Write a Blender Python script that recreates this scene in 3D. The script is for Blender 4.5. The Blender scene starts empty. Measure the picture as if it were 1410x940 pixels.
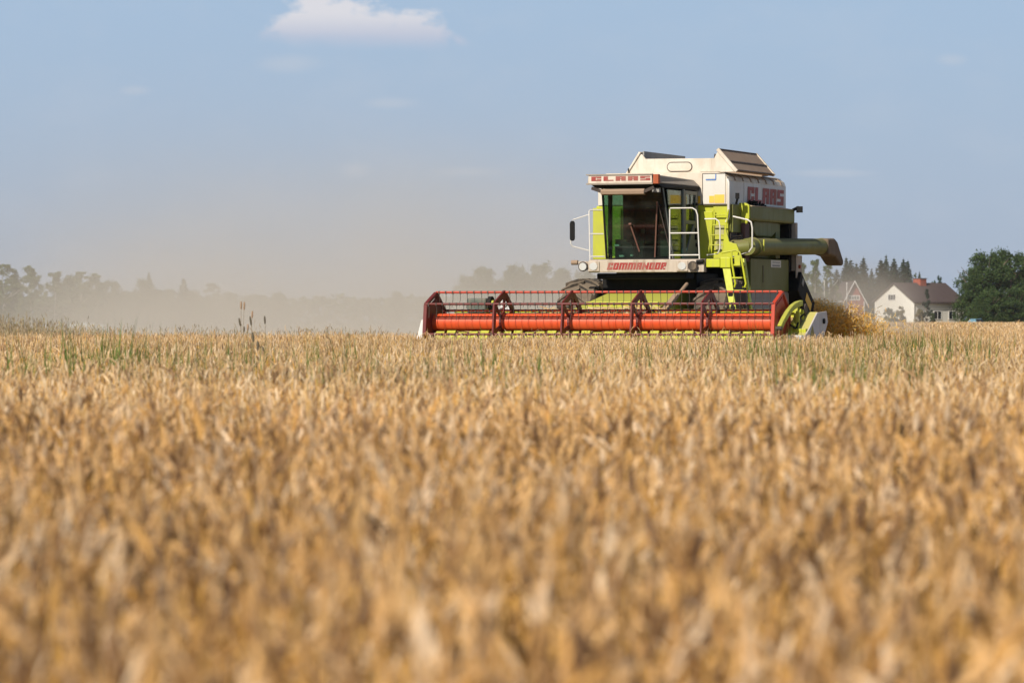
import bpy, bmesh, math, random
from mathutils import Vector, Matrix, Euler, noise
R = math.radians
S = bpy.context.scene
COL = S.collection
rnd = random.Random(7)

# ------------------------------------------------------------------ camera
CZ = 1.10
cam = bpy.data.cameras.new('camera'); cam_o = bpy.data.objects.new('camera', cam); COL.objects.link(cam_o)
cam_o.location = (0, 0, CZ); cam_o.rotation_euler = (R(90 - .358), 0, 0)
cam.lens = 135; cam.sensor_width = 36; cam.clip_start = .1; cam.clip_end = 9000
cam.dof.use_dof = True; cam.dof.focus_distance = 63; cam.dof.aperture_fstop = 6.2
S.camera = cam_o
# ------------------------------------------------------------------ sky, sun, exposure
SUN_AZ, SUN_EL = R(32), R(36)          # sun behind the camera, to its left
SD = Vector((-math.sin(SUN_AZ)*math.cos(SUN_EL), -math.cos(SUN_AZ)*math.cos(SUN_EL), math.sin(SUN_EL)))
W = bpy.data.worlds.new('World'); S.world = W; W.use_nodes = True
nt = W.node_tree; nt.nodes.clear()
def N(t, ty, **kw):
    n = t.nodes.new(ty)
    for k, v in kw.items(): setattr(n, k, v)
    return n
def mathn(t, op, a, b=None, c=None):
    n = N(t, 'ShaderNodeMath', operation=op)
    for i, v in enumerate((a, b, c)):
        if v is None: continue
        if isinstance(v, (int, float)): n.inputs[i].default_value = v
        else: t.links.new(v, n.inputs[i])
    return n.outputs[0]
def mixc(t, f, a, b):
    n = N(t, 'ShaderNodeMix', data_type='RGBA')
    if isinstance(f, (int, float)): n.inputs[0].default_value = f
    else: t.links.new(f, n.inputs[0])
    for i, v in ((6, a), (7, b)):
        if isinstance(v, tuple): n.inputs[i].default_value = (*v, 1) if len(v) == 3 else v
        else: t.links.new(v, n.inputs[i])
    return n.outputs[2]
def ramp(t, x, a, b, smooth=True):
    n = N(t, 'ShaderNodeMapRange'); n.interpolation_type = 'SMOOTHSTEP' if smooth else 'LINEAR'
    t.links.new(x, n.inputs[0]); n.inputs[1].default_value = a; n.inputs[2].default_value = b
    return n.outputs[0]
sky = N(nt, 'ShaderNodeTexSky', sky_type='NISHITA', sun_disc=False, sun_elevation=SUN_EL,
        sun_rotation=math.atan2(SD.x, SD.y), altitude=100, air_density=1.0, dust_density=1.5, ozone_density=2.5)
SKY_STRENGTH = .07
tc = N(nt, 'ShaderNodeTexCoord'); sp = N(nt, 'ShaderNodeSeparateXYZ'); nt.links.new(tc.outputs['Generated'], sp.inputs[0])
ysafe = mathn(nt, 'MAXIMUM', sp.outputs[1], .02)
U = mathn(nt, 'DIVIDE', sp.outputs[0], ysafe); V = mathn(nt, 'DIVIDE', sp.outputs[2], ysafe)
cv = N(nt, 'ShaderNodeCombineXYZ'); nt.links.new(U, cv.inputs[0]); nt.links.new(mathn(nt, 'MULTIPLY', V, 1.6), cv.inputs[1])
def wnoise(scale, det, rough=.55):
    n = N(nt, 'ShaderNodeTexNoise'); n.inputs['Scale'].default_value = scale; n.inputs['Detail'].default_value = det
    n.inputs['Roughness'].default_value = rough; nt.links.new(cv.outputs[0], n.inputs[0]); return n.outputs['Fac']
n1 = wnoise(120, 5, .55); n2 = wnoise(38, 3)
def blob(u0, v0, ru, rv):
    a = mathn(nt, 'DIVIDE', mathn(nt, 'SUBTRACT', U, u0), ru); b = mathn(nt, 'DIVIDE', mathn(nt, 'SUBTRACT', V, v0), rv)
    return mathn(nt, 'SUBTRACT', 1, mathn(nt, 'SQRT', mathn(nt, 'ADD', mathn(nt, 'MULTIPLY', a, a), mathn(nt, 'MULTIPLY', b, b))))
# the cumulus: three heads over a flat base
heads = [(-.0500, .0745, .0135, .0125), (-.0395, .0735, .0170, .0085), (-.0255, .0730, .0110, .0075), (-.0400, .0725, .0270, .0038)]
c = None
for h in heads:
    b = blob(*h); c = b if c is None else mathn(nt, 'MAXIMUM', c, b)
c = mathn(nt, 'ADD', c, mathn(nt, 'MULTIPLY', mathn(nt, 'SUBTRACT', n1, .5), 1.5))
base_cut = ramp(nt, mathn(nt, 'ADD', V, mathn(nt, 'ADD', mathn(nt, 'MULTIPLY', n2, .004), mathn(nt, 'ADD', mathn(nt, 'MULTIPLY', U, .04), -.0006))), .0688, .0742)
cl = mathn(nt, 'MULTIPLY', ramp(nt, c, -.06, .42), base_cut)
wisps = None
for h in [(-.0318, .0557, .010, .0022), (-.012, .0378, .014, .0022), (.083, .0375, .016, .0016), (-.041, .0382, .006, .0030), (.1145, .067, .006, .0024), (-.098, .059, .006, .002), (-.058, .066, .012, .0035)]:
    b = blob(*h); wisps = b if wisps is None else mathn(nt, 'MAXIMUM', wisps, b)
wisps = mathn(nt, 'MULTIPLY', ramp(nt, mathn(nt, 'ADD', wisps, mathn(nt, 'MULTIPLY', mathn(nt, 'SUBTRACT', n2, .5), 1.0)), 0, .9), .30)
cir = mathn(nt, 'MULTIPLY', ramp(nt, n2, .42, .75), .10)
skyc = N(nt, 'ShaderNodeVectorMath', operation='SCALE'); nt.links.new(sky.outputs[0], skyc.inputs[0]); skyc.inputs['Scale'].default_value = SKY_STRENGTH
HOR = ramp(nt, V, -.005, .10)
veil = mixc(nt, HOR, (.43, .515, .66), (.405, .555, .765))
VF = mathn(nt, 'SUBTRACT', .82, mathn(nt, 'MULTIPLY', ramp(nt, sp.outputs[2], .10, .45), .80))     # the milky air thins out with height
base = mixc(nt, VF, skyc.outputs[0], veil)
base = mixc(nt, mathn(nt, 'MAXIMUM', wisps, cir), base, (.60, .63, .69))
ctop = ramp(nt, V, .072, .080)
ccol = mixc(nt, ctop, (.53, .57, .69), (.74, .73, .77))
base = mixc(nt, mathn(nt, 'MULTIPLY', cl, .92), base, ccol)
bg = N(nt, 'ShaderNodeBackground'); nt.links.new(base, bg.inputs[0]); bg.inputs[1].default_value = 1.0
wo = N(nt, 'ShaderNodeOutputWorld'); nt.links.new(bg.outputs[0], wo.inputs[0])
sun = bpy.data.lights.new('sun', 'SUN'); sun.energy = 5.0; sun.angle = R(.53); sun.color = (1, .93, .82)
sun_o = bpy.data.objects.new('sun', sun); COL.objects.link(sun_o); sun_o.rotation_euler = SD.to_track_quat('Z', 'Y').to_euler()
sun_o.location = (-20, -20, 40)
S.view_settings.view_transform = 'Standard'; S.view_settings.look = 'None'; S.view_settings.gamma = 1; S.view_settings.exposure = 0
S.cycles.volume_max_steps = 64; S.cycles.volume_step_rate = 2.0
S.cycles.max_bounces = 6; S.cycles.transparent_max_bounces = 12; S.cycles.volume_bounces = 1; S.cycles.diffuse_bounces = 3

# ------------------------------------------------------------------ materials
MC = {}
def mat(name, col, rough=.6, dirt=0., dcol=(.36, .27, .18), var=.0, scale=3., island=0., metal=0., spec=.4, top=0., bump=0., trans=0.):
    """painted / natural surface: base colour, patchy dirt, dust lying on upward faces, random shade per loose piece"""
    if name in MC: return MC[name]
    m = bpy.data.materials.new(name); m.use_nodes = True; t = m.node_tree
    p = t.nodes['Principled BSDF']; p.inputs['Roughness'].default_value = rough; p.inputs['Metallic'].default_value = metal
    p.inputs['Specular IOR Level'].default_value = spec
    co = N(t, 'ShaderNodeTexCoord').outputs['Object']; c = (*col, 1)
    no = N(t, 'ShaderNodeTexNoise'); no.inputs['Scale'].default_value = scale; no.inputs['Detail'].default_value = 6; t.links.new(co, no.inputs[0])
    if var:
        hs = N(t, 'ShaderNodeHueSaturation'); hs.inputs['Color'].default_value = c
        t.links.new(mathn(t, 'ADD', mathn(t, 'MULTIPLY', no.outputs[0], 2 * var), 1 - var), hs.inputs['Value']); c = hs.outputs[0]
    if island:
        g = N(t, 'ShaderNodeNewGeometry'); hs = N(t, 'ShaderNodeHueSaturation')
        r1 = g.outputs['Random Per Island']; r2 = mathn(t, 'FRACT', mathn(t, 'MULTIPLY', r1, 37.7))
        t.links.new(mathn(t, 'ADD', mathn(t, 'MULTIPLY', r1, 2 * island), 1 - island), hs.inputs['Value'])
        t.links.new(mathn(t, 'ADD', mathn(t, 'MULTIPLY', r2, .5), .75), hs.inputs['Saturation'])
        t.links.new(mathn(t, 'ADD', mathn(t, 'MULTIPLY', r2, -.03), .515), hs.inputs['Hue'])
        if isinstance(c, tuple): hs.inputs['Color'].default_value = c
        else: t.links.new(c, hs.inputs['Color'])
        c = hs.outputs[0]
    if dirt:
        n2 = N(t, 'ShaderNodeTexNoise'); n2.inputs['Scale'].default_value = 1.7; n2.inputs['Detail'].default_value = 8; n2.inputs['Roughness'].default_value = .7; t.links.new(co, n2.inputs[0])
        f = mathn(t, 'MULTIPLY', ramp(t, n2.outputs[0], .36, .72), dirt)
        vm = N(t, 'ShaderNodeVectorMath', operation='MULTIPLY'); t.links.new(co, vm.inputs[0]); vm.inputs[1].default_value = (9, 9, 1.1)
        n3 = N(t, 'ShaderNodeTexNoise'); n3.inputs['Scale'].default_value = 1.3; n3.inputs['Detail'].default_value = 5; t.links.new(vm.outputs[0], n3.inputs[0])
        f = mathn(t, 'MAXIMUM', f, mathn(t, 'MULTIPLY', ramp(t, n3.outputs[0], .48, .72), min(1, dirt*1.1)))
        if top:
            g = N(t, 'ShaderNodeNewGeometry'); sx = N(t, 'ShaderNodeSeparateXYZ'); t.links.new(g.outputs['Normal'], sx.inputs[0])
            f = mathn(t, 'MAXIMUM', f, mathn(t, 'MULTIPLY', ramp(t, sx.outputs[2], .35, .8), top))
        c = mixc(t, f, c, dcol)
        t.links.new(mathn(t, 'ADD', mathn(t, 'MULTIPLY', f, .9 - rough), rough), p.inputs['Roughness'])
    if isinstance(c, tuple): p.inputs['Base Color'].default_value = c
    else: t.links.new(c, p.inputs['Base Color'])
    if bump:
        b = N(t, 'ShaderNodeBump'); b.inputs['Strength'].default_value = bump; b.inputs['Distance'].default_value = .02
        t.links.new(no.outputs[0], b.inputs['Height']); t.links.new(b.outputs[0], p.inputs['Normal'])
    if trans:
        tr = N(t, 'ShaderNodeBsdfTranslucent'); mx = N(t, 'ShaderNodeMixShader'); mx.inputs[0].default_value = trans
        if isinstance(c, tuple): tr.inputs[0].default_value = c
        else: t.links.new(c, tr.inputs[0])
        t.links.new(p.outputs[0], mx.inputs[1]); t.links.new(tr.outputs[0], mx.inputs[2])
        t.links.new(mx.outputs[0], t.nodes['Material Output'].inputs[0])
    MC[name] = m; return m
DUST = (.40, .30, .20)
M_LIME = mat('lime_paint', (.50, .53, .014), .45, .50, (.36, .33, .10), var=.12, top=.6)
M_LIME_SHADE = mat('shaded_lime_paint', (.150, .158, .024), .5, .45, (.17, .15, .06), var=.12, top=.9)  # lime darkened to olive: the shade on the flank is put into the colour
M_CREAM = mat('cream_paint', (.72, .65, .54), .5, .5, (.42, .31, .20), var=.05, top=.75)
M_WHITE = mat('white_paint', (.66, .66, .64), .45, .3, (.45, .38, .30), var=.05, top=.7)
M_BEAM = mat('dusty_beam_paint', (.52, .44, .35), .6, .7, (.32, .24, .17), var=.08)
M_RED = mat('red_orange_paint', (.72, .085, .022), .38, .30, (.50, .15, .06), var=.05, scale=6)
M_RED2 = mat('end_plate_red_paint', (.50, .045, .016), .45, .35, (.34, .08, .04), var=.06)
M_DRED = mat('dark_red', (.13, .010, .009), .45, .35, (.20, .07, .05), var=.1)  # darker red for the spiders, left end plate and most tine bars
M_LETTER = mat('red_lettering', (.32, .022, .018), .5, .5, (.34, .20, .15))
M_BROWN = mat('dusty_brown_sheet', (.30, .20, .13), .75, .5, (.36, .27, .19), var=.12)
M_ROOF = mat('dusty_roof_sheet', (.34, .29, .23), .8, .4, (.26, .21, .16), var=.1)
M_BLACK = mat('black_metal', (.008, .008, .008), .7, .3, (.035, .028, .022), spec=.2)
M_DARK = mat('grimy_iron', (.05, .038, .032), .7, .5, (.14, .10, .075), var=.2)
M_RUBBER = mat('dusty_rubber', (.042, .036, .030), .85, .8, (.23, .175, .12), var=.15, scale=5, top=.7)
M_RAIL = mat('white_rail_paint', (.68, .65, .58), .4, .2, (.45, .38, .3))
M_GREY = mat('grey_sheet', (.30, .30, .28), .6, .4, (.3, .25, .19))
M_CABG = mat('grey_cab_paint', (.16, .17, .15), .5, .4, (.25, .21, .16))
M_RUST = mat('rusty_orange', (.42, .09, .03), .7, .5, (.2, .08, .04))
M_STICK = mat('yellow_sticker', (.85, .48, .02), .5, .3, (.8, .6, .25), scale=9)
M_BLUE = mat('blue_print', (.06, .18, .50), .5)
M_STRAW_BED = mat('loose_straw', (.50, .33, .15), .9, .3, island=.35)
M_LAMP = mat('headlamp_glass', (.55, .55, .52), .12, .3, (.5, .42, .3), spec=.8)
M_SEAT = mat('seat_cloth', (.03, .03, .035), .9)
def glass_mat(name, tint, refl=1.0):
    m = bpy.data.materials.new(name); m.use_nodes = True; t = m.node_tree; t.nodes.clear()
    tr = N(t, 'ShaderNodeBsdfTransparent'); tr.inputs[0].default_value = (*tint, 1)
    gl = N(t, 'ShaderNodeBsdfGlossy'); gl.inputs['Roughness'].default_value = .04; gl.inputs[0].default_value = (.8, .85, .85, 1)
    df = N(t, 'ShaderNodeBsdfDiffuse'); df.inputs[0].default_value = (.30, .27, .22, 1)
    lw = N(t, 'ShaderNodeLayerWeight'); lw.inputs[0].default_value = .5; fr = mathn(t, 'ADD', mathn(t, 'MULTIPLY', mathn(t, 'POWER', lw.outputs['Facing'], 5), .9), .04)
    mx = N(t, 'ShaderNodeMixShader'); t.links.new(mathn(t, 'MULTIPLY', fr, refl), mx.inputs[0]); t.links.new(tr.outputs[0], mx.inputs[1]); t.links.new(gl.outputs[0], mx.inputs[2])
    no = N(t, 'ShaderNodeTexNoise'); no.inputs['Scale'].default_value = 2.5; no.inputs['Detail'].default_value = 6
    m2 = N(t, 'ShaderNodeMixShader'); t.links.new(mathn(t, 'MULTIPLY', ramp(t, no.outputs[0], .3, .8), .07), m2.inputs[0])
    t.links.new(mx.outputs[0], m2.inputs[1]); t.links.new(df.outputs[0], m2.inputs[2])
    o = N(t, 'ShaderNodeOutputMaterial'); t.links.new(m2.outputs[0], o.inputs[0]); return m
M_GLASS = glass_mat('tinted_glass', (.56, .72, .65))
M_PANE = mat('dark_window_glass', (.015, .018, .02), .08, spec=.6)

# ------------------------------------------------------------------ mesh helpers
class MB:
    def __init__(s): s.v = []; s.f = []
    def add(s, vs, fs):
        o = len(s.v); s.v += [tuple(v) for v in vs]; s.f += [tuple(o + i for i in f) for f in fs]; return s
    def box(s, x0, x1, y0, y1, z0, z1, M=None):
        vs = [Vector((x, y, z)) for x in (x0, x1) for y in (y0, y1) for z in (z0, z1)]
        if M: vs = [M @ v for v in vs]
        return s.add(vs, [(0, 1, 3, 2), (4, 6, 7, 5), (0, 4, 5, 1), (2, 3, 7, 6), (0, 2, 6, 4), (1, 5, 7, 3)])
    def prism(s, poly, axis, a, b):
        """poly in the other two axes (order x,y,z with axis removed), extruded from a to b"""
        def P(p, t):
            return (t, p[0], p[1]) if axis == 'x' else (p[0], t, p[1]) if axis == 'y' else (p[0], p[1], t)
        n = len(poly); vs = [P(p, a) for p in poly] + [P(p, b) for p in poly]
        fs = [tuple(range(n)), tuple(range(2*n-1, n-1, -1))] + [(i, i+n, (i+1) % n + n, (i+1) % n) for i in range(n)]
        return s.add(vs, fs)
    def hull8(s, bot, top):
        return s.add(list(bot) + list(top), [(3, 2, 1, 0), (4, 5, 6, 7)] + [(i, (i+1) % 4, (i+1) % 4 + 4, i+4) for i in range(4)])
    def tube(s, pts, r, n=6, cap=True):
        pts = [Vector(p) for p in pts]; rs = r if isinstance(r, (list, tuple)) else [r] * len(pts)
        vs = []; up = None
        for i, p in enumerate(pts):
            d = (pts[min(i+1, len(pts)-1)] - pts[max(i-1, 0)])
            d = d.normalized() if d.length > 1e-9 else Vector((0, 0, 1))
            if up is None or abs(up.dot(d)) > .95: up = Vector((0, 0, 1)) if abs(d.z) < .9 else Vector((1, 0, 0))
            a = d.cross(up).normalized(); b = d.cross(a).normalized(); up = up
            for k in range(n):
                t = 2*math.pi*k/n; vs.append(p + (a*math.cos(t) + b*math.sin(t)) * rs[i])
        fs = []
        for i in range(len(pts)-1):
            for k in range(n): fs.append((i*n+k, i*n+(k+1) % n, (i+1)*n+(k+1) % n, (i+1)*n+k))
        if cap: fs += [tuple(range(n-1, -1, -1)), tuple((len(pts)-1)*n+k for k in range(n))]
        return s.add(vs, fs)
    def bar(s, p, q, w, h, up=(0, 0, 1)):
        p, q = Vector(p), Vector(q); d = (q-p).normalized(); a = d.cross(Vector(up)).normalized()*w/2; b = a.cross(d).normalized()*h/2
        return s.add([p-a-b, p+a-b, p+a+b, p-a+b, q-a-b, q+a-b, q+a+b, q-a+b], [(3, 2, 1, 0), (4, 5, 6, 7)] + [(i, (i+1) % 4, (i+1) % 4 + 4, i+4) for i in range(4)])
    def lathe_x(s, prof, c, n=32):
        """prof: (x, r) pairs around an x-parallel axis through c"""
        vs = []
        for (x, r) in prof:
            for k in range(n):
                t = 2*math.pi*k/n; vs.append((c[0]+x, c[1]+math.cos(t)*r, c[2]+math.sin(t)*r))
        fs = [(i*n+k, i*n+(k+1) % n, (i+1)*n+(k+1) % n, (i+1)*n+k) for i in range(len(prof)-1) for k in range(n)]
        fs += [tuple(range(n-1, -1, -1)), tuple((len(prof)-1)*n+k for k in range(n))]
        return s.add(vs, fs)
    def mesh(s, name, m, smooth=False):
        me = bpy.data.meshes.new(name); me.from_pydata(s.v, [], s.f); me.validate(); me.update()
        bm = bmesh.new(); bm.from_mesh(me); bmesh.ops.recalc_face_normals(bm, faces=bm.faces); bm.to_mesh(me); bm.free()
        for mm in (m if isinstance(m, (list, tuple)) else [m]): me.materials.append(mm)
        if smooth:
            for p in me.polygons: p.use_smooth = True
        return me
    def build(s, name, m, parent=None, bevel=0, smooth=False, label=None):
        o = bpy.data.objects.new(name, s.mesh(name, m, smooth)); COL.objects.link(o)
        if parent: o.parent = parent
        if bevel:
            b = o.modifiers.new('bevel', 'BEVEL'); b.width = bevel; b.segments = 2; b.limit_method = 'ANGLE'; b.angle_limit = R(35)
        if smooth:
            o.data.set_sharp_from_angle(angle=R(40))
        if label: o['label'] = label
        return o
def tag(o, label=None, cat=None, group=None, kind=None):
    if label: o['label'] = label
    if cat: o['category'] = cat
    if group: o['group'] = group
    if kind: o['kind'] = kind
    return o
def empty(name, loc, rz=0):
    o = bpy.data.objects.new(name, None); COL.objects.link(o); o.location = loc; o.rotation_euler = (0, 0, rz); o.empty_display_size = .3; return o
def copy_tree(o, parent=None):
    c = o.copy(); COL.objects.link(c); c.parent = parent
    for ch in list(o.children): copy_tree(ch, c)
    return c

# ------------------------------------------------------------------ terrain
def ground_z(x, y):
    if y < 80: return 0.
    s = x / max(y, 1); k = min(1, max(0, (.06 - s) / .12)); k = k*k*(3-2*k)
    return -(min(y, 900) - 80) * (.0011 + .0010*k)
def build_ground():
    ys = [-40, -10, 0, 5, 10, 20, 30, 45, 60, 75, 80, 90, 110, 140, 180, 240, 320, 420, 540, 620, 700, 800, 900, 1200, 1600, 2200]
    n = 60; vs = []; fs = []
    for y in ys:
        hw = 70 + max(0, y) * .55
        for i in range(n+1):
            x = -hw + 2*hw*i/n; vs.append((x, y, ground_z(x, y)))
    for j in range(len(ys)-1):
        for i in range(n): a = j*(n+1)+i; fs.append((a, a+1, a+n+2, a+n+1))
    m = bpy.data.materials.new('stubble_soil'); m.use_nodes = True; t = m.node_tree; p = t.nodes['Principled BSDF']; p.inputs['Roughness'].default_value = .95
    co = N(t, 'ShaderNodeTexCoord').outputs['Object']
    a = N(t, 'ShaderNodeTexNoise'); a.inputs['Scale'].default_value = .05; a.inputs['Detail'].default_value = 5; t.links.new(co, a.inputs[0])
    b = N(t, 'ShaderNodeTexNoise'); b.inputs['Scale'].default_value = 9; b.inputs['Detail'].default_value = 6; t.links.new(co, b.inputs[0])
    c1 = mixc(t, ramp(t, a.outputs[0], .4, .62), (.30, .23, .12), (.19, .20, .08))
    c2 = mixc(t, ramp(t, b.outputs[0], .35, .7), c1, (.40, .30, .17))
    t.links.new(c2, p.inputs['Base Color'])
    o = MB().add(vs, fs).build('ground', m, smooth=True); tag(o, 'flat straw coloured farmland under the crop and the stubble', None, None, 'structure'); return o
build_ground()

# ------------------------------------------------------------------ combine harvester: local -Y is its front, +X its left flank
OX, OY = 1.512, 62.0
YAW = R(21)
root = empty('combine_harvester', (OX, OY, 0), -YAW)
tag(root, 'dusty lime green and cream combine harvester with a wide red reel cutting the grain', 'combine harvester')
CB = math.cos(YAW), math.sin(YAW)
def to_local(x, y):
    dx, dy = x-OX, y-OY
    return dx*CB[0] - dy*CB[1], dx*CB[1] + dy*CB[0]

GLY = {'C': ["###", "#.#", "#..", "#.#", "###"], 'L': ["#..", "#..", "#..", "#..", "###"], 'A': ["###", "#.#", "###", "#.#", "#.#"],
       'S': ["###", "#..", "###", "..#", "###"], 'O': ["###", "#.#", "#.#", "#.#", "###"], 'M': ["#####", "#.#.#", "#.#.#", "#.#.#", "#.#.#"],
       'N': ["#..#", "##.#", "####", "#.##", "#..#"], 'D': ["###", "#.#", "#.#", "#.#", "###"], 'R': ["###", "#.#", "###", "##.", "#.#"]}
def lettering(word, w, h, origin, ux, uz, nrm, shear=.15, gap=.35, stroke=1.0, counter=.4):
    """block letters as flat painted cells, no two cells overlapping"""
    ux, uz, nrm = Vector(ux), Vector(uz), Vector(nrm); rows = [1, .8, .75, .8, 1]; H = sum(rows)
    adv = 0; cells = []
    for ch in word:
        g = GLY[ch]; nc = len(g[0]); cw = [stroke if i % 2 == 0 else counter for i in range(nc)] if nc != 4 else [stroke, .45, .45, stroke]
        z = H
        for r_, row in enumerate(g):
            x = adv
            for c_, v in enumerate(row):
                if v == '#': cells.append((x, x+cw[c_], z-rows[r_], z))
                x += cw[c_]
            z -= rows[r_]
        adv += sum(cw) + gap
    adv -= gap; sx = (w - shear*h)/adv; sz = h/H; mb = MB()
    for (a, b, c0, d) in cells:
        vs = []
        for (px, pz) in ((a, c0), (b, c0), (b, d), (a, d)):
            vs.append(Vector(origin) + ux*(px*sx + pz*sz*shear) + uz*(pz*sz) + nrm*.004)
        mb.add(vs, [(0, 1, 2, 3)])
    return mb

# --- reel
RC = (0, 1.02); RR = .48
def hexv(i, r=RR): a = R(-7 + 60*i); return (-math.sin(a)*r + RC[0], math.cos(a)*r + RC[1])      # (y, z)
t = MB().tube([(-2.97, 0, 1.02), (2.93, 0, 1.02)], .142, 28)
reel = t.build('reel_tube', M_RED, root, smooth=True)
shadow_rings = MB()  # darker rings on the tube, painted for the shadows of the tines
for i in range(1, 28): shadow_rings.lathe_x([(-.0025, .1430), (.0025, .1430)], (-2.97 + i*.21, 0, 1.02), 28)
shadow_rings.build('seam', M_RED2, reel)
MB().box(-2.9, 2.88, -.1445, -.125, 1.076, 1.086).build('weld_strip', M_DRED, reel)
def spider(x, solid, m):
    mb = MB(); vs = [hexv(i) for i in range(6)]
    if solid:
        inner = [hexv(i, .40) for i in range(6)]
        mb.prism(inner, 'x', x-.012, x+.012)
        for i in range(6):
            p, q = vs[i], vs[(i+1) % 6]; mb.bar((x, *p), (x, *q), .05, .06, up=(1, 0, 0))
            mb.bar((x, RC[0], RC[1]), (x, *vs[i]), .045, .028, up=(1, 0, 0))
        mb.lathe_x([(-.05, .12), (.05, .12)], (x, *RC), 16)
    else:
        for i in range(6):
            p, q = vs[i], vs[(i+1) % 6]
            mb.bar((x, *p), (x, *q), .105, .030 + .0007*i, up=(1, 0, 0))
            k = hexv(i, .16)
            mb.hull8([(x-.011, p[0]-.05*math.cos(R(60*i)), p[1]-.05*math.sin(R(60*i))), (x-.011, p[0]+.05*math.cos(R(60*i)), p[1]+.05*math.sin(R(60*i))),
                      (x-.011, k[0]+.025*math.cos(R(60*i)), k[1]+.025*math.sin(R(60*i))), (x-.011, k[0]-.025*math.cos(R(60*i)), k[1]-.025*math.sin(R(60*i)))],
                     [(x+.011, p[0]-.05*math.cos(R(60*i)), p[1]-.05*math.sin(R(60*i))), (x+.011, p[0]+.05*math.cos(R(60*i)), p[1]+.05*math.sin(R(60*i))),
                      (x+.011, k[0]+.025*math.cos(R(60*i)), k[1]+.025*math.sin(R(60*i))), (x+.011, k[0]-.025*math.cos(R(60*i)), k[1]-.025*math.sin(R(60*i)))])
        mb.lathe_x([(-.02, .17), (.02, .17)], (x, *RC), 18)
    return mb
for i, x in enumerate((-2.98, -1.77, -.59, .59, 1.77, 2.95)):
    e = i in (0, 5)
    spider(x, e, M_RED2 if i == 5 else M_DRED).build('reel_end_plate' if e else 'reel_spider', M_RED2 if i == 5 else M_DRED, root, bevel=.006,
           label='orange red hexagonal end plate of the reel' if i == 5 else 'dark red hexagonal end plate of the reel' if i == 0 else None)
for i in range(6):
    y, z = hexv(i, RR+.015)
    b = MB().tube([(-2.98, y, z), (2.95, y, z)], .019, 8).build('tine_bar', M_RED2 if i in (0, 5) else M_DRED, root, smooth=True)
    tn = MB()
    for k in range(48):
        x = -2.92 + k*.1235 + rnd.uniform(-.008, .008)
        if min(abs(x - q) for q in (-1.77, -.59, .59, 1.77)) < .03: continue
        l = .25 + rnd.uniform(-.03, .02); dx = rnd.uniform(-.012, .012)
        tn.tube([(x, y, z-.01), (x+dx*.3, y+.01, z-l*.5), (x+dx, y-.02, z-l)], .0046, 4)
        tn.box(x-.010, x+.010, y-.023, y+.023, z-.026, z+.021)
    tn.build('tine_row', M_DARK, b)
# --- header table
hd = MB().prism([(1.02, .25), (1.06, .25), (1.06, 1.17), (1.02, 1.17)], 'x', -3.05, 3.05)
table = hd.build('header_table', M_LIME, root, bevel=.01)
MB().box(-3.05, 3.05, -.15, 1.0, .20, .26).build('cutting_floor', M_LIME, table)
MB().box(-3.02, 3.02, .96, 1.08, 1.175, 1.235).build('top_beam', M_LIME, table, bevel=.012)
mb = MB()
for k in range(30):
    x = -2.9 + k*.195; z = .875 + .015*math.sin(k*2.1); mb.prism([(-.42, .30), (-.17, z-.05), (-.13, z), (-.10, z), (-.10, .30)], 'x', x, x+.15)
mb.box(-2.95, 2.9, -.095, -.06, .40, .80)
mb.build('crop_lifter_strip', M_LIME, table, bevel=.006)
mb = MB()
for k in range(60):
    x = -2.98 + k*.1; mb.prism([(x, -.32), (x+.035, -.15), (x-.035, -.15)], 'z', .24, .26)
mb.box(-3.0, 3.0, -.17, -.12, .235, .265)
mb.build('knife_bar', M_DARK, table)
mb = MB().tube([(-2.95, .62, .58), (2.95, .62, .58)], .16, 20)
for sgn, x0, x1 in ((1, -2.95, -.55), (-1, .4, 2.9)):
    n = int((x1-x0)/.03); pr = None
    for k in range(n+1):
        a = sgn*2*math.pi*k*.03/.5; x = x0+k*.03
        cur = ((x, .62+math.cos(a)*.15, .58+math.sin(a)*.15), (x, .62+math.cos(a)*.29, .58+math.sin(a)*.29))
        if pr: mb.add([pr[0], pr[1], cur[1], cur[0]], [(0, 1, 2, 3)])
        pr = cur
mb.build('intake_auger', M_GREY, table, smooth=True)
# crop lying on the table
mb = MB()
for k in range(3800):
    x = rnd.uniform(-2.9, 2.9); y = rnd.uniform(.45, 1.1); h = (1.25 if abs(x+.25) < 1.1 else 1.08) + .10*noise.noise((x*1.7, 1, 0))
    z = rnd.uniform(.75, h); a = rnd.uniform(-.6, .6); b = rnd.uniform(-.5, .7); l = rnd.uniform(.08, .3)
    d = Vector((math.cos(a)*math.cos(b), math.sin(a)*.6, math.sin(b)))*l/2; w = Vector((0, 0, 1)).cross(d).normalized()*.006 + Vector((0, 0, .006))
    c = Vector((x, y, z)); mb.add([c-d-w, c+d-w, c+d+w, c-d+w], [(0, 1, 2, 3)])
o = mb.build('cut_crop', M_STRAW_BED, root); 
# --- feeder house
mb = MB().hull8([(-1.02, .98, .35), (.46, .98, .35), (.40, 3.4, 1.0), (-.85, 3.4, 1.0)], [(-1.02, .98, 1.20), (.46, .98, 1.20), (.40, 3.4, 1.66), (-.85, 3.4, 1.66)])
feeder = mb.build('feeder_house', M_LIME, root, bevel=.02)
MB().box(-.86, .40, 1.45, 1.50, 1.24, 1.36).build('cross_rib', M_LIME, feeder, bevel=.01)
mb = MB(); mb.bar((.50, 1.25, 1.12), (.56, 1.9, 1.46), .09, .08); mb.tube([(.50, 1.1, 1.05), (.62, 2.3, 1.66)], .032, 10); mb.build('lift_cylinder', M_BROWN, feeder, bevel=.01)
mb = MB(); mb.bar((-1.06, 1.25, .80), (-.98, 2.3, 1.30), .07, .07); mb.build('lift_cylinder', M_DARK, feeder, bevel=.01)
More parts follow.
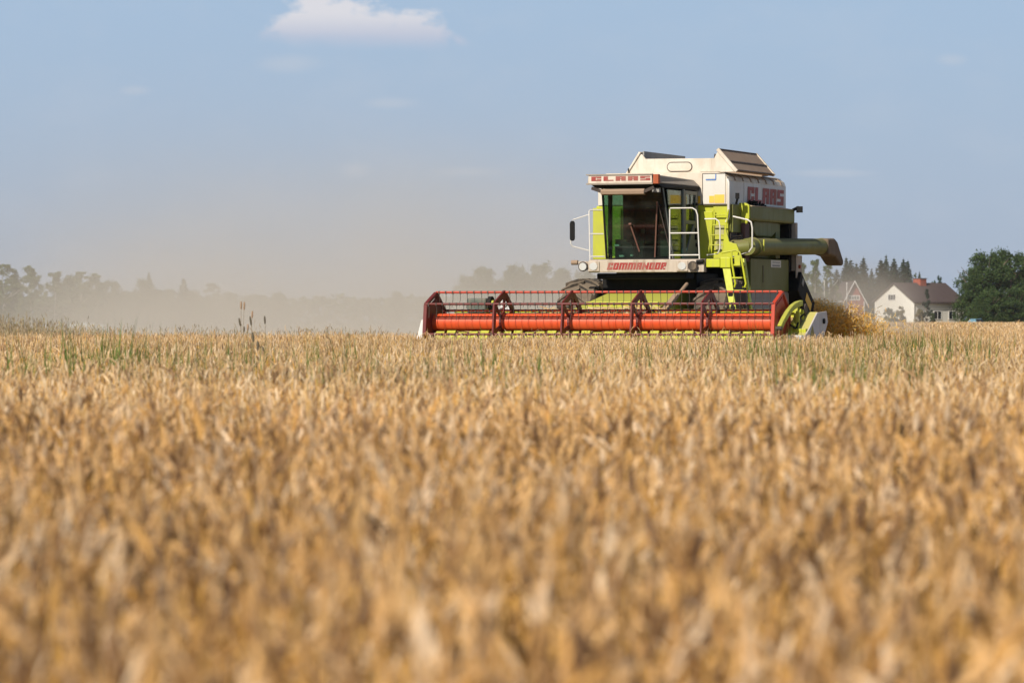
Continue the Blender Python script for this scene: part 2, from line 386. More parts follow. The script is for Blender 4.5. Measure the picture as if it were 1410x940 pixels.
# --- left divider (photo left)
mb = MB().prism([(-.40, .25), (.15, 1.06), (.5, 1.15), (1.05, 1.15), (1.05, .25)], 'x', -3.28, -3.24)
divl = mb.build('crop_divider', M_WHITE, root, bevel=.006, label='narrow white crop divider at the far end of the header')
MB().prism([(-.25, .25), (.22, .98), (.98, 1.08), (.98, .25)], 'x', -3.205, -3.07).build('divider_frame', M_BLACK, divl)
mb = MB(); mb.hull8([(-3.25, -.44, .25), (-3.17, -.42, .25), (-3.17, -.38, .27), (-3.25, -.40, .27)], [(-3.25, .14, 1.07), (-3.19, .14, 1.07), (-3.19, .5, 1.165), (-3.25, .5, 1.165)]); mb.build('divider_nose', M_WHITE, divl)
# gearbox, hose and mirror-like guard behind the far end of the reel
gb = MB().box(-2.80, -2.45, .95, 1.25, 1.17, 1.42).build('reel_drive_housing', mat('grey_green_housing', (.09, .11, .09), .6, .5), root, bevel=.03)
MB().lathe_x([(-.03, .11), (.03, .11)], (-2.38, 1.0, 1.34), 16).build('pulley', M_BLACK, gb)
MB().lathe_x([(-.02, .045), (.04, .045)], (-2.35, .97, 1.34), 12).build('hub', M_LIME, gb)
MB().prism([(-2.22, 1.23), (-2.02, 1.23), (-2.05, 1.36), (-2.13, 1.46), (-2.2, 1.33)], 'y', .93, .96).build('chain_guard', M_WHITE, gb)
MB().tube([(-2.45, .95, 1.2), (-2.2, .93, 1.22), (-2.05, .95, 1.30)], .02, 8).build('hose', M_DARK, gb)
MB().lathe_x([(-.1, .07), (.1, .07)], (-1.98+.9, 1.0, 1.28), 12).build('bearing', M_DARK, gb)
# --- right divider (photo right): white side plate with a yellowish sloping cover
poly = [(.05, .25), (.12, .80), (.35, .90), (.83, 1.175), (1.36, 1.20), (1.43, 1.02), (1.10, .70), (.9, .25)]
divr = MB().prism(poly, 'x', 3.285, 3.31).build('crop_divider', M_WHITE, root, bevel=.006, label='big white crop divider with a faded yellow cover beside the reel end plate')
mb = MB().hull8([(3.02, .16, .80), (3.284, .16, .80), (3.284, .2, .70), (3.02, .2, .70)], [(3.02, .92, 1.19), (3.284, .92, 1.19), (3.284, 1.0, 1.1), (3.02, 1.0, 1.1)])
mb.build('sloping_cover', mat('faded_yellow_paint', (.50, .46, .10), .6, .5, (.5, .4, .22), top=.25), divr, bevel=.006)
MB().box(3.02, 3.284, .06, .16, .45, .82).build('front_cap', M_WHITE, divr, bevel=.01)
MB().tube([(3.312, 1.16, 1.04), (3.335, 1.16, 1.04)], .045, 10).build('latch', M_BLACK, divr)
mb = MB().prism([(.42, .62), (.62, .60), (.66, .80), (.55, .97), (.44, .84)], 'x', 3.311, 3.316).build('worn_patch', mat('worn_yellow', (.42, .36, .12), .7, .3), divr)
# reel arm and drive at the right end
mb = MB(); pts = [(3.06, -.42, .94), (3.06, -.22, 1.06), (3.06, .0, 1.17), (3.06, .25, 1.26), (3.06, .5, 1.31), (3.06, .75, 1.33)]
for p, q in zip(pts[:-1], pts[1:]): mb.bar(p, q, .07, .09)
arm = mb.build('reel_arm', M_LIME, root, bevel=.01)
mb = MB(); mb.bar((3.03, .1, .70), (3.03, .72, 1.28), .05, .06); mb.bar((3.1, .35, .55), (3.1, .45, 1.20), .06, .05); mb.bar((3.08, .2, 1.0), (3.08, .8, .86), .05, .05); mb.bar((3.1, .62, .6), (3.1, .70, 1.22), .04, .06); mb.build('arm_brace', M_LIME, arm, bevel=.006)
mb = MB().lathe_x([(-.03, .10), (.03, .10)], (3.1, .82, 1.22), 16); mb.lathe_x([(-.02, .14), (.02, .14)], (3.1, .55, .95), 18); mb.build('drive_pulley', M_DARK, arm)
mb = MB().tube([(3.08, .1, .98), (3.11, .3, .92), (3.12, .5, 1.1), (3.12, .7, 1.15)], .016, 8); mb.build('hydraulic_hose', M_BLACK, arm)
MB().lathe_x([(-.05, .035), (.05, .035)], (3.06, -.46, .93), 10).build('arm_end', M_DARK, arm)
MB().box(3.0, 3.28, .28, .40, .60, .92).build('drive_cover', M_LIME, arm, bevel=.01)

# --- wheels
def wheel(x0, x1, y, r, name):
    w = x1-x0; xc = (x0+x1)/2
    tr = MB().lathe_x([(-w/2+.04, r*.52), (-w/2, r*.62), (-w/2+.02, r*.86), (-w/2+.07, r*.95), (w/2-.07, r*.95), (w/2-.02, r*.86), (w/2, r*.62), (w/2-.04, r*.52)], (xc, y, r), 40)
    tyre = tr.build('tyre', M_RUBBER, root, smooth=True); tyre.name = name
    lug = MB(); nl = 20
    for k in range(nl):
        for sgn in (-1, 1):
            a = 2*math.pi*(k + (.5 if sgn > 0 else 0))/nl
            pts = []
            for u in (0, .5, 1):
                aa = a + u*.30; xx = sgn*(-.02 + u*(w/2+.01)); rr = r*.94 - (.04 if u == 1 else 0)
                pts.append((xx, aa, rr))
            for p, q in zip(pts[:-1], pts[1:]):
                def P(xx, aa, rr): return (xc+xx, y+math.cos(aa)*rr, r+math.sin(aa)*rr)
                th = .045
                lug.hull8([P(p[0], p[1]-th, p[2]), P(q[0], q[1]-th, q[2]), P(q[0], q[1]+th, q[2]), P(p[0], p[1]+th, p[2])],
                          [P(p[0], p[1]-th*.7, p[2]+r*.065), P(q[0], q[1]-th*.7, q[2]+r*.065), P(q[0], q[1]+th*.7, q[2]+r*.065), P(p[0], p[1]+th*.7, p[2]+r*.065)])
    lug.build('tread_lugs', M_RUBBER, tyre)
    rim = MB().lathe_x([(-w/2+.10, r*.50), (-w/2+.03, r*.53), (w/2-.03, r*.53), (w/2-.10, r*.50)], (xc, y, r), 32)
    rim.lathe_x([(-w/2+.06, r*.2), (w/2-.02, r*.2)], (xc, y, r), 20)
    rim.build('rim', M_CREAM, tyre, smooth=True)
wheel(-1.74, -1.08, 3.1, .88, 'front_wheel'); wheel(.66, 1.30, 3.1, .88, 'front_wheel')
wheel(-1.35, -.95, 6.9, .55, 'rear_wheel'); wheel(.35, .75, 6.9, .55, 'rear_wheel')
MB().box(-1.05, .64, 2.95, 3.25, .74, 1.0).build('front_axle', M_BLACK, root, bevel=.02)
MB().box(-.95, .35, 6.8, 7.0, .45, .65).build('rear_axle', M_BLACK, root, bevel=.02)
# --- hull
MB().box(-1.04, .64, 2.75, 6.6, 1.55, 1.84).box(-.98, .60, 2.30, 2.749, 1.74, 1.84).box(-.98, .60, 3.6, 6.6, .95, 1.67).build('underbody', M_BLACK, root, bevel=.02)
mb = MB().box(-1.57, .795, 3.92, 7.0, 2.14, 3.02)
MB().box(-1.2, .74, 3.92, 7.25, 1.66, 2.138).build('lower_body', M_BLACK, root)  # hull part coloured black, putting the shade under the platform into the colour
hull = mb.build('body', M_LIME, root, bevel=.015)
# grain tank with rounded shoulder
tank_poly = [(-1.53, 3.022), (.815, 3.022), (.815, 3.435), (.79, 3.50), (.72, 3.55), (.62, 3.575), (-1.38, 3.575), (-1.50, 3.50), (-1.53, 3.43)]
tank = MB().prism(tank_poly, 'y', 3.90, 7.29).build('grain_tank', M_CREAM, root, bevel=.012)
MB().box(.8165, .8195, 3.95, 7.27, 3.04, 3.42).build('flank_panel', M_WHITE, tank, label='shaded white flank panel with red lettering')
MB().box(.8196, .8215, 4.78, 4.80, 3.04, 3.42).build('panel_seam', M_GREY, tank)
lettering('CLAAS', 2.16, .275, (.8215, 4.98, 3.085), (0, 1, 0), (0, 0, 1), (1, 0, 0), shear=.10, gap=.28, stroke=1.0, counter=.32).build('lettering', M_LETTER, tank)
# flaps: shoulder ribs on the roof, seen from the side
mb = MB()
for k in range(7): mb.prism([(.825, 3.44), (.80, 3.51), (.73, 3.56), (.63, 3.585), (.63, 3.58), (.79, 3.5), (.81, 3.44)], 'y', 4.3+k*.45, 4.34+k*.45)
mb.build('shoulder_rib', M_BROWN, tank)
mb = MB().prism([(.30, 3.576), (.62, 3.578), (.73, 3.556), (.735, 3.562), (.63, 3.590), (.30, 3.588)], 'y', 3.98, 7.26); mb.build('dust_layer', M_ROOF, tank)
# extension: low centre walls with raised ends and two tilted covers
ext_poly = [(-1.03, 3.577), (-.80, 3.90), (-.76, 3.90), (-.70, 3.82), (.54, 3.815), (.60, 3.93), (.64, 3.93), (.90, 3.577)]
ext = MB().prism(ext_poly, 'y', 4.0, 4.04).build('tank_extension', M_CREAM, root, bevel=.004)
MB().prism([(-.95, 3.58), (-.74, 3.86), (.58, 3.86), (.80, 3.58)], 'y', 6.25, 6.29).build('rear_wall', M_BROWN, ext)
# left cover (open): seen on edge with its grey inner side behind
mb = MB().hull8([(-1.06, 3.97, 3.56), (-1.03, 3.97, 3.555), (-1.03, 6.3, 3.555), (-1.06, 6.3, 3.56)], [(-.81, 3.97, 3.945), (-.775, 3.97, 3.935), (-.775, 6.3, 3.935), (-.81, 6.3, 3.945)]); mb.build('left_cover', M_CREAM, ext, bevel=.005)
MB().box(-.77, -.745, 4.06, 6.3, 3.80, 3.955).build('cover_lip', M_GREY, ext)
MB().box(-1.005, -.985, 3.955, 3.968, 3.60, 3.66).build('hinge', M_BLACK, ext)
# right cover: brown dusty face sloping to the side
mb = MB().hull8([(.60, 4.0, 3.945), (.625, 4.0, 3.965), (.95, 4.0, 3.60), (.92, 4.0, 3.575)], [(.60, 6.15, 3.945), (.625, 6.15, 3.965), (.95, 6.15, 3.60), (.92, 6.15, 3.575)])
cov = mb.build('right_cover', M_BROWN, ext, label='dusty brown tilted tank cover')
def on_cover(t_, off=.012): return (.625+.325*t_ + .745*off, 3.965-.365*t_ + .667*off)
mb = MB()
for t0, t1 in ((-.02, .02), (.54, .60), (.965, 1.01)):
    a, b = on_cover(t0), on_cover(t1); c1, d1 = on_cover(t0, 0.001), on_cover(t1, 0.001); mb.prism([c1, a, b, d1], 'y', 4.03, 6.14)
mb.build('cover_strips', M_DARK, ext)
mb = MB()
for y0 in (3.965, 6.12):
    a, b, c1, d1 = on_cover(-.03, .018), on_cover(1.02, .018), on_cover(1.02, -.04), on_cover(-.03, -.04); mb.prism([d1, a, b, c1], 'y', y0, y0+.05)
mb.build('cover_edge', M_CREAM, ext, bevel=.004)
# oval window with dark rubber edge
def oval(cx, cz, w, h, n=10):
    r = h/2; p = []
    for k in range(n+1): a = -math.pi/2 + math.pi*k/n; p.append((cx+w/2-r+math.cos(a)*r, cz+math.sin(a)*r))
    for k in range(n+1): a = math.pi/2 + math.pi*k/n; p.append((cx-w/2+r+math.cos(a)*r, cz+math.sin(a)*r))
    return p
MB().prism(oval(-.08, 3.675, .46, .17), 'y', 3.992, 3.999).build('oval_seal', M_DARK, ext)
MB().prism(oval(-.08, 3.675, .43, .14), 'y', 3.985, 3.9915).build('oval_window', M_CREAM, ext)
mb = MB(); mb.tube([(.30, 4.8, 3.83), (.30, 4.8, 3.90), (.42, 4.8, 3.88)], .03, 8); mb.build('tank_auger_end', M_DARK, ext)
# front wall of the tank: access door with stickers
dr = MB().box(.375, .775, 3.885, 3.897, 3.03, 3.545).build('access_door', M_RAIL, tank, bevel=.004)
MB().box(.365, .374, 3.88, 3.897, 3.02, 3.55).box(.374, .78, 3.88, 3.897, 3.545, 3.555).box(.374, .80, 3.87, 3.897, 3.008, 3.022).build('door_seal', M_DARK, dr)
MB().box(.43, .60, 3.880, 3.8845, 3.46, 3.52).build('notice_sticker', M_RAIL, dr)
MB().box(.43, .61, 3.876, 3.8795, 3.435, 3.452).box(.60, .615, 3.876, 3.8795, 3.452, 3.54).build('notice_border', M_BLUE, dr)
MB().box(.585, .76, 3.880, 3.8845, 3.045, 3.19).box(.49, .58, 3.880, 3.8845, 3.05, 3.17).build('warning_sticker', M_STICK, dr, label='faded yellow warning sticker')
MB().box(.26, .33, 3.890, 3.8965, 3.04, 3.17).build('warning_sticker', M_STICK, tank)
mb = MB().tube([(.83, 3.86, 3.45), (.845, 3.84, 3.40), (.85, 3.84, 2.82), (.80, 3.86, 2.72)], .022, 8); mb.build('grab_rail', M_RAIL, tank, smooth=True)
mb = MB(); mb.tube([(.90, 4.1, 3.03), (.93, 4.1, 3.14)], .02, 6); mb.box(.90, .96, 4.06, 4.1, 3.12, 3.22); mb.build('side_lamp', M_BLACK, tank)
mb = MB()
for k in range(14): mb.tube([(.82+rnd.uniform(0, .1), 4.9+k*.06, 3.0+rnd.uniform(0, .06)), (.86+rnd.uniform(0, .1), 4.95+k*.06, 3.03+rnd.uniform(0, .09))], .02, 5)
mb.build('hose_cluster', M_BLACK, tank)
# green side box
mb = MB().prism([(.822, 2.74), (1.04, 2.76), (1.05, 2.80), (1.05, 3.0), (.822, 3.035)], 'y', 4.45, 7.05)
sb = mb.build('side_box', M_LIME_SHADE, root, bevel=.01)
mb = MB().prism([(.822, 3.037), (1.045, 3.003), (1.05, 3.012), (.822, 3.05)], 'y', 4.55, 7.03); mb.build('dust_layer', mat('pale_dust', (.50, .38, .24), .95, .2), sb)
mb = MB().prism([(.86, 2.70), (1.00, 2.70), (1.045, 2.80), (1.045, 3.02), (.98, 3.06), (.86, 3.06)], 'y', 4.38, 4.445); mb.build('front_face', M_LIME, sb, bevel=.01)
mb = MB().tube([(1.03, 7.0, 3.0), (1.1, 7.1, 3.05), (1.15, 7.1, 3.0)], .03, 8); mb.box(1.08, 1.18, 7.05, 7.12, 2.96, 3.07); mb.build('rear_lamp', M_BLACK, sb)
# duct and flank below the box
mb = MB().prism([(4.9, 2.78), (6.25, 2.78), (6.25, 2.62), (5.9, 2.50), (5.0, 2.50), (4.8, 2.62)], 'x', .80, .98); mb.build('air_duct', M_LIME_SHADE, root, bevel=.02)
MB().box(.80, .90, 3.93, 4.38, 2.55, 3.02).box(.797, .83, 4.38, 7.0, 2.14, 2.78).build('flank_plate', M_LIME_SHADE, root, bevel=.005)
MB().box(.80, .93, 6.3, 6.55, 2.14, 2.78).build('flank_post', M_LIME_SHADE, root)
# belts and pulleys behind the platform
mb = MB().box(.797, .86, 3.95, 4.6, 2.10, 2.55); bp = mb.build('belt_drive', M_DARK, root)
mb = MB()
for k in range(9): mb.bar((.87, 4.02+k*.018, 2.48-k*.04), (.93, 4.30+k*.02, 2.50-k*.04), .02, .012)
mb.build('cooling_fins', M_BROWN, bp)
for (y, z, r_) in ((4.1, 2.24, .10), (4.38, 2.42, .12), (4.45, 2.18, .08)): MB().lathe_x([(-.04, r_), (.04, r_), (.04, r_*.3), (.07, r_*.3)], (.90, y, z), 18).build('pulley', M_DARK, bp)
MB().box(.90, .98, 4.36, 4.62, 2.05, 2.72).build('belt_guard', mat('maroon_guard', (.09, .035, .035), .7, .4, (.18, .12, .09)), bp, bevel=.02)
mb = MB().prism([(.80, 2.10), (1.07, 2.10), (1.10, 2.24), (1.06, 2.34), (.93, 2.38), (.87, 2.60), (.84, 2.60), (.83, 2.3)], 'y', 3.62, 3.66); mb.build('bracket_plate', M_LIME, root, bevel=.006)
# lower flank door
MB().box(.80, 1.0, 4.62, 6.86, 1.56, 2.12).build('flank_door', M_LIME_SHADE, root, bevel=.015)
ld = root.children[-1] if False else None
MB().box(1.003, 1.006, 5.78, 6.37, 1.975, 2.10).build('maker_plate', M_RAIL, root)
MB().box(1.0065, 1.008, 5.86, 6.30, 1.99, 2.02).box(1.0065, 1.008, 5.86, 6.30, 2.055, 2.068).build('plate_print', M_GREY, root)
MB().box(1.003, 1.007, 5.30, 5.33, 1.7, 2.0).build('door_handle', M_DARK, root)
mb = MB().box(.4, .96, 4.8, 7.0, 1.05, 1.555); mb.build('sieve_box', M_GREY, root, bevel=.01)
# rear hood
mb = MB().hull8([(-1.1, 7.30, 1.45), (.92, 7.30, 1.45), (.92, 7.75, 1.7), (-1.1, 7.75, 1.7)], [(-1.1, 7.30, 2.95), (.80, 7.30, 2.95), (.80, 7.5, 2.85), (-1.1, 7.5, 2.85)]); mb.build('rear_hood', M_GREY, root, bevel=.02)
MB().box(.80, 1.0, 6.88, 7.29, 1.9, 2.78).build('rear_post', M_BLACK, root)
MB().box(1.0, 1.08, 7.02, 7.14, 1.93, 2.78).box(1.081, 1.10, 7.0, 7.35, 1.80, 2.2).build('rear_corner_strip', M_BEAM, root, bevel=.006)
MB().tube([(1.10, 7.15, 2.0), (1.13, 7.15, 2.0)], .035, 10).build('reflector', M_RUST, root)
# straw chopper
C = Vector((.82, 7.35, 1.52)); Rm = Matrix.Translation(C) @ Matrix.Rotation(R(-33), 4, 'X')
ch = MB().box(-1.6, .34, -.42, .60, -.20, .20, Rm).build('straw_chopper', M_BLACK, root, bevel=.02)
MB().box(.342, .346, .05, .42, -.10, .06, Rm).build('warning_sticker', M_STICK, ch)
MB().box(.342, .350, -.30, -.2, .02, .14, Rm).build('latch', M_GREY, ch)
MB().box(-1.5, .30, .60, 1.0, -.22, -.18, Rm).build('spreader_plate', M_BLACK, ch)
# unloading auger
AX, AZ = 1.15, 2.33
ta = MB().tube([(AX, 3.95, AZ-.03), (AX, 8.45, AZ+.05)], .145, 28); aug = ta.build('unloading_auger', M_LIME_SHADE, root, smooth=True)
mb = MB().tube([(AX, 4.22, AZ-.03), (AX, 4.28, AZ-.03)], .168, 28); mb.tube([(AX, 8.40, AZ+.05), (AX, 8.45, AZ+.05)], .155, 28); mb.build('flange', M_LIME_SHADE, aug, smooth=True)
mb = MB().bar((AX+.155, 4.40, AZ+.10), (AX+.155, 4.38, AZ-.10), .03, .02, up=(1, 0, 0)); mb.build('lock_handle', M_LIME, aug)
mb = MB(); mb.tube([(AX-.0, 4.05, AZ-.03), (1.0, 4.0, AZ-.05), (.84, 4.0, AZ-.05)], .14, 20); mb.build('elbow', M_LIME_SHADE, aug, smooth=True)
mb = MB().prism([(8.30, 2.52), (8.72, 2.535), (8.92, 2.47), (9.30, 2.14), (9.27, 2.04), (9.13, 2.06), (8.80, 2.20), (8.32, 2.24)], 'x', AX-.155, AX+.160)
sp_o = mb.build('spout', mat('brown_spout_sheet', (.19, .14, .09), .8, .5, (.10, .07, .045), var=.3), aug, bevel=.035, label='angular brown spout hood')
MB().box(AX-.12, AX+.12, 9.272, 9.292, 2.05, 2.11).build('spout_mouth', M_BLACK, aug)  # black plate painted for the shade inside the open mouth

# --- cab
X0, X1, XR = -.86, .22, .30
ZB, ZT = 2.085, 3.26
cab = empty('cab', (0, 0, 0)); cab.parent = root
YT, YB, YR = 2.20, 2.55, 3.86
def wpos(u, v, off=0):   # point on the tilted windscreen, v 0 bottom .. 1 top
    xl = -.905 + (.045)*v; xr = .27 - .05*v
    return (xl + (xr-xl)*u, YB + (YT-YB)*v - off, ZB + (ZT-ZB)*v)
def wpanel(mb, pts, th=.02, off=0):
    f = [Vector(wpos(u, v, off)) for u, v in pts]; b = [p + Vector((0, th, 0)) for p in f]; n = len(f)
    return mb.add(f+b, [tuple(range(n)), tuple(range(2*n-1, n-1, -1))] + [(i, (i+1) % n, (i+1) % n + n, i+n) for i in range(n)])
wpanel(MB(), [(.025, .10), (.07, .03), (.15, .012), (.85, .012), (.93, .035), (.975, .10), (.975, .97), (.025, .97)], .012, .012).build('windscreen', M_GLASS, cab)
fr = MB()
wpanel(fr, [(0, 0), (.025, 0), (.025, 1), (0, 1)], .05, .014); wpanel(fr, [(.975, 0), (1, 0), (1, 1), (.975, 1)], .05, .014)
wpanel(fr, [(.025, 0), (.975, 0), (.975, .012), (.025, .012)], .05, .014)
fr.build('window_frame', M_BLACK, cab, bevel=.006)
# right flank of the cab (photo right): corner glass, door with two window panes, lower grey panel
fl = MB()
fl.box(XR-.04, XR+.0, 3.08, 3.14, ZB, ZT)
fl.box(XR-.04, XR-.005, 3.78, YR, ZB, ZT)
fl.hull8([(XR-.05, YB, ZB), (XR-.005, YB, ZB), (XR-.005, YB+.07, ZB), (XR-.05, YB+.07, ZB)], [(X1-.03, YT, ZT), (X1+.0, YT, ZT), (X1+.0, YT+.07, ZT), (X1-.03, YT+.07, ZT)])
fl.build('pillar', M_CABG, cab, bevel=.006)
mb = MB().prism([(YB+.08, ZB), (3.07, ZB), (3.07, ZT-.03), (YT+.08, ZT-.03)], 'x', XR-.035, XR-.025); mb.build('side_window', M_GLASS, cab)
door = MB().box(XR-.03, XR+.004, 3.145, 3.20, ZB, ZT-.02).box(XR-.03, XR+.004, 3.72, 3.775, ZB, ZT-.02).box(XR-.03, XR+.004, 3.201, 3.719, ZT-.08, ZT-.02).box(XR-.03, XR+.004, 3.201, 3.719, 2.68, 2.74)
door.prism([(3.201, ZB), (3.719, ZB), (3.719, 2.679), (3.62, 2.679), (3.25, 2.2), (3.201, 2.2)], 'x', XR-.03, XR+.003)
d_o = door.build('door', M_CABG, cab, bevel=.004)
d_o['label'] = 'grey side door with two tall panes'
d_o2 = MB().box(XR-.02, XR-.012, 3.2, 3.44, 2.74, 3.18).box(XR-.02, XR-.012, 3.47, 3.72, 2.74, 3.18).prism([(3.21, 2.21), (3.61, 2.675), (3.21, 2.675)], 'x', XR-.02, XR-.012); d_o2.build('door_window', M_GLASS, cab)
MB().box(XR-.022, XR-.005, 3.441, 3.469, 2.74, 3.18).build('window_bar', M_BLACK, cab)
mb = MB().box(XR+.005, XR+.03, 3.66, 3.70, 2.42, 2.62).box(XR+.006, XR+.03, 3.70, 3.76, 3.0, 3.05).box(XR+.006, XR+.03, 3.70, 3.76, 2.3, 2.36); mb.build('door_handle', M_BLACK, cab, bevel=.005)
# far flank: glass with a dark post, so the tank wall shows through it
mb = MB().prism([(YB+.08, ZB+.05), (3.75, ZB+.05), (3.75, ZT-.03), (YT+.08, ZT-.03)], 'x', X0-.01, X0); mb.build('side_window', M_GLASS, cab)
mb = MB().box(X0-.03, X0+.02, 2.62, 2.70, ZB, ZT).box(X0-.03, X0+.02, 3.78, YR, ZB, ZT); mb.build('pillar', M_BLACK, cab)
# floor, rear wall (open window on the far side), interior
MB().box(X0+.01, XR-.05, 2.56, YR-.01, ZB-.005, ZB+.02).box(X0+.01, XR-.05, 3.80, YR, ZB+.02, ZT).box(X0+.012, X0+.03, 3.25, 3.79, ZB+.02, ZT).prism([(X0+.46, 2.3), (X0+.46, 2.31)][:0] or [(X0+.05, ZB+.02), (X0+.40, ZB+.02), (X0+.34, 2.35), (X0+.05, 2.42)], 'y', 2.75, 2.79).build('rear_wall', M_SEAT, cab)
mb = MB().box(-.56, -.08, 3.15, 3.60, 2.35, 2.50).box(-.54, -.10, 3.52, 3.64, 2.50, 3.0).box(-.42, -.22, 3.52, 3.62, 3.0, 3.14); mb.build('driver_seat', M_SEAT, cab, bevel=.03)
mb = MB().bar((-.34, 2.72, 2.1), (-.36, 2.92, 2.62), .07, .07); 
for k in range(24):
    a, b = 2*math.pi*k/24, 2*math.pi*(k+1)/24
    mb.tube([(-.36+math.cos(a)*.19, 2.93+math.sin(a)*.17, 2.66+math.sin(a)*-.07), (-.36+math.cos(b)*.19, 2.93+math.sin(b)*.17, 2.66+math.sin(b)*-.07)], .014, 6)
mb.bar((-.55, 2.93, 2.66), (-.17, 2.93, 2.66), .03, .02); mb.build('steering_wheel', M_BLACK, cab)
mb = MB().box(-.04, .14, 2.85, 3.4, 2.12, 2.55).box(-.84, -.66, 2.9, 3.3, 2.12, 2.42); mb.bar((.05, 3.0, 2.55), (.03, 2.95, 2.72), .02, .02); mb.build('control_console', M_DARK, cab, bevel=.02)
MB().box(-.78, -.70, 2.64, 2.70, 2.30, 2.33).box(-.50, -.46, 2.64, 2.70, 2.13, 2.16).box(-.70, -.62, 2.64, 2.70, 2.12, 2.15).build('papers', M_RAIL, cab)
# wipers
mb = MB(); a, b, c_ = wpos(.90, .80, .05), wpos(.76, .02, .05), wpos(.985, .25, .05)
mb.bar(a, b, .022, .014, up=(0, 1, 0)); w = mb.build('wiper', mat('wiper_brown', (.16, .075, .05), .7), cab)
MB().bar(wpos(.91, .78, .04), wpos(1.0, .12, .04), .014, .010, up=(0, 1, 0)).build('wiper', M_DARK, cab)
MB().bar(wpos(.43, .48, .03), wpos(.53, .10, .03), .022, .012, up=(0, 1, 0)).tube([wpos(.41, .49, .04), wpos(.45, .49, .04)], .02, 8).build('wiper', mat('wiper_brown', (.16, .075, .05), .7), cab)
MB().tube([wpos(.035, .06, .03), wpos(.035, .93, .03)], .007, 6).build('wiper', M_BLACK, cab)
# roof
rp = MB().hull8([(-1.02, 1.93, 3.325), (.20, 1.93, 3.325), (.34, 3.88, 3.325), (-.98, 3.88, 3.325)], [(-1.0, 1.95, 3.475), (.17, 1.95, 3.475), (.24, 3.80, 3.44), (-.9, 3.80, 3.50)])
cr = rp.build('roof', M_ROOF, cab, bevel=.02)
MB().hull8([(-.92, 2.12, 3.26), (.25, 2.12, 3.26), (.32, 3.86, 3.26), (-.9, 3.86, 3.26)], [(-.98, 1.97, 3.324), (.20, 1.97, 3.324), (.33, 3.87, 3.324), (-.96, 3.87, 3.324)]).build('roof_skirt', M_BLACK, cab)
sg = MB().box(-.985, .135, 1.90, 1.928, 3.335, 3.465).build('name_board', M_CREAM, cab, bevel=.004)
sg2 = MB().box(-1.02, .15, 1.885, 1.935, 3.466, 3.485).box(-1.02, .15, 1.895, 1.932, 3.31, 3.334).build('board_trim', M_ROOF, cab)
lettering('CLAAS', 1.04, .075, (-.93, 1.899, 3.372), (1, 0, 0), (0, 0, 1), (0, -1, 0), shear=.0, gap=.5, stroke=1, counter=.25).build('board_lettering', M_LETTER, cab)
MB().box(.155, .25, 1.90, 2.0, 3.315, 3.475).build('marker_lamp', M_RUST, cab, bevel=.01)
mb = MB()
vp = [(1.86, 3.235), (1.82, 3.20), (1.83, 3.15), (1.90, 3.135), (1.91, 3.145), (1.85, 3.16), (1.84, 3.20), (1.88, 3.23)]
mb.prism(vp, 'x', -.74, .02); vis = mb.build('sun_visor', M_BROWN, cab, smooth=True)
mb = MB().bar((-.72, 1.86, 3.19), (-.93, 1.95, 3.255), .05, .05).bar((.01, 1.86, 3.19), (.16, 1.93, 3.26), .05, .05); mb.build('visor_bracket', M_DARK, cab)
MB().box(.10, .22, 2.02, 2.1, 3.18, 3.25).build('work_lamp', M_GREY, cab)
# --- platform beam
pl = MB().box(-1.05, .98, 2.10, 2.18, 1.850, 2.065).build('platform_beam', M_BEAM, root, bevel=.012)
MB().box(-.80, .44, 2.096, 2.0995, 1.862, 2.052).build('name_strip', M_BEAM, pl)
lettering('COMMANDOR', 1.06, .118, (-.725, 2.0955, 1.895), (1, 0, 0), (0, 0, 1), (0, -1, 0), shear=.28, gap=.32, stroke=1, counter=.38).build('lettering', M_LETTER, pl)
for xs in (-.955, .605):
    h = MB().box(xs-.10, xs+.10, 2.075, 2.10, 1.865, 2.04).build('headlamp_frame', M_BEAM, pl, bevel=.012)
    MB().prism(oval(xs, 1.952, .15, .13, 4), 'y', 2.062, 2.074).build('headlamp_lens', M_LAMP, h, bevel=.004)
for xs in (-1.135, .80):
    h = MB().tube([(xs, 2.05, 1.95), (xs, 2.20, 1.95)], [.085, .06], 18).build('round_lamp', M_DARK, pl, smooth=True)
    MB().tube([(xs, 2.035, 1.95), (xs, 2.049, 1.95)], .065, 18).build('lens', M_LAMP if xs < 0 else M_RUBBER, h)
mb = MB().box(-1.14, -1.05, 2.12, 2.16, 1.99, 2.04); mb.bar((-1.30, 2.14, 2.02), (-1.14, 2.14, 2.02), .04, .04); mb.build('lamp_arm', M_BEAM, pl)
MB().tube([(-1.36, 2.12, 2.02), (-1.25, 2.12, 2.02)], .04, 12).build('side_marker', M_BROWN, pl)
MB().tube([(.86, 2.08, 2.02), (.98, 2.08, 2.03)], .035, 10).build('front_marker', M_BLACK, pl)
MB().box(-1.05, 1.05, 2.181, 3.88, 2.045, 2.075).build('platform_floor', M_DARK, root)
MB().box(1.0, 1.24, 2.15, 2.22, 1.93, 2.07).box(1.245, 1.42, 2.15, 2.22, 1.92, 2.09).build('step_box', M_LIME, root, bevel=.01)
MB().box(.985, 1.0, 2.14, 2.2, 1.85, 2.08).build('step_gap', M_DARK, root)
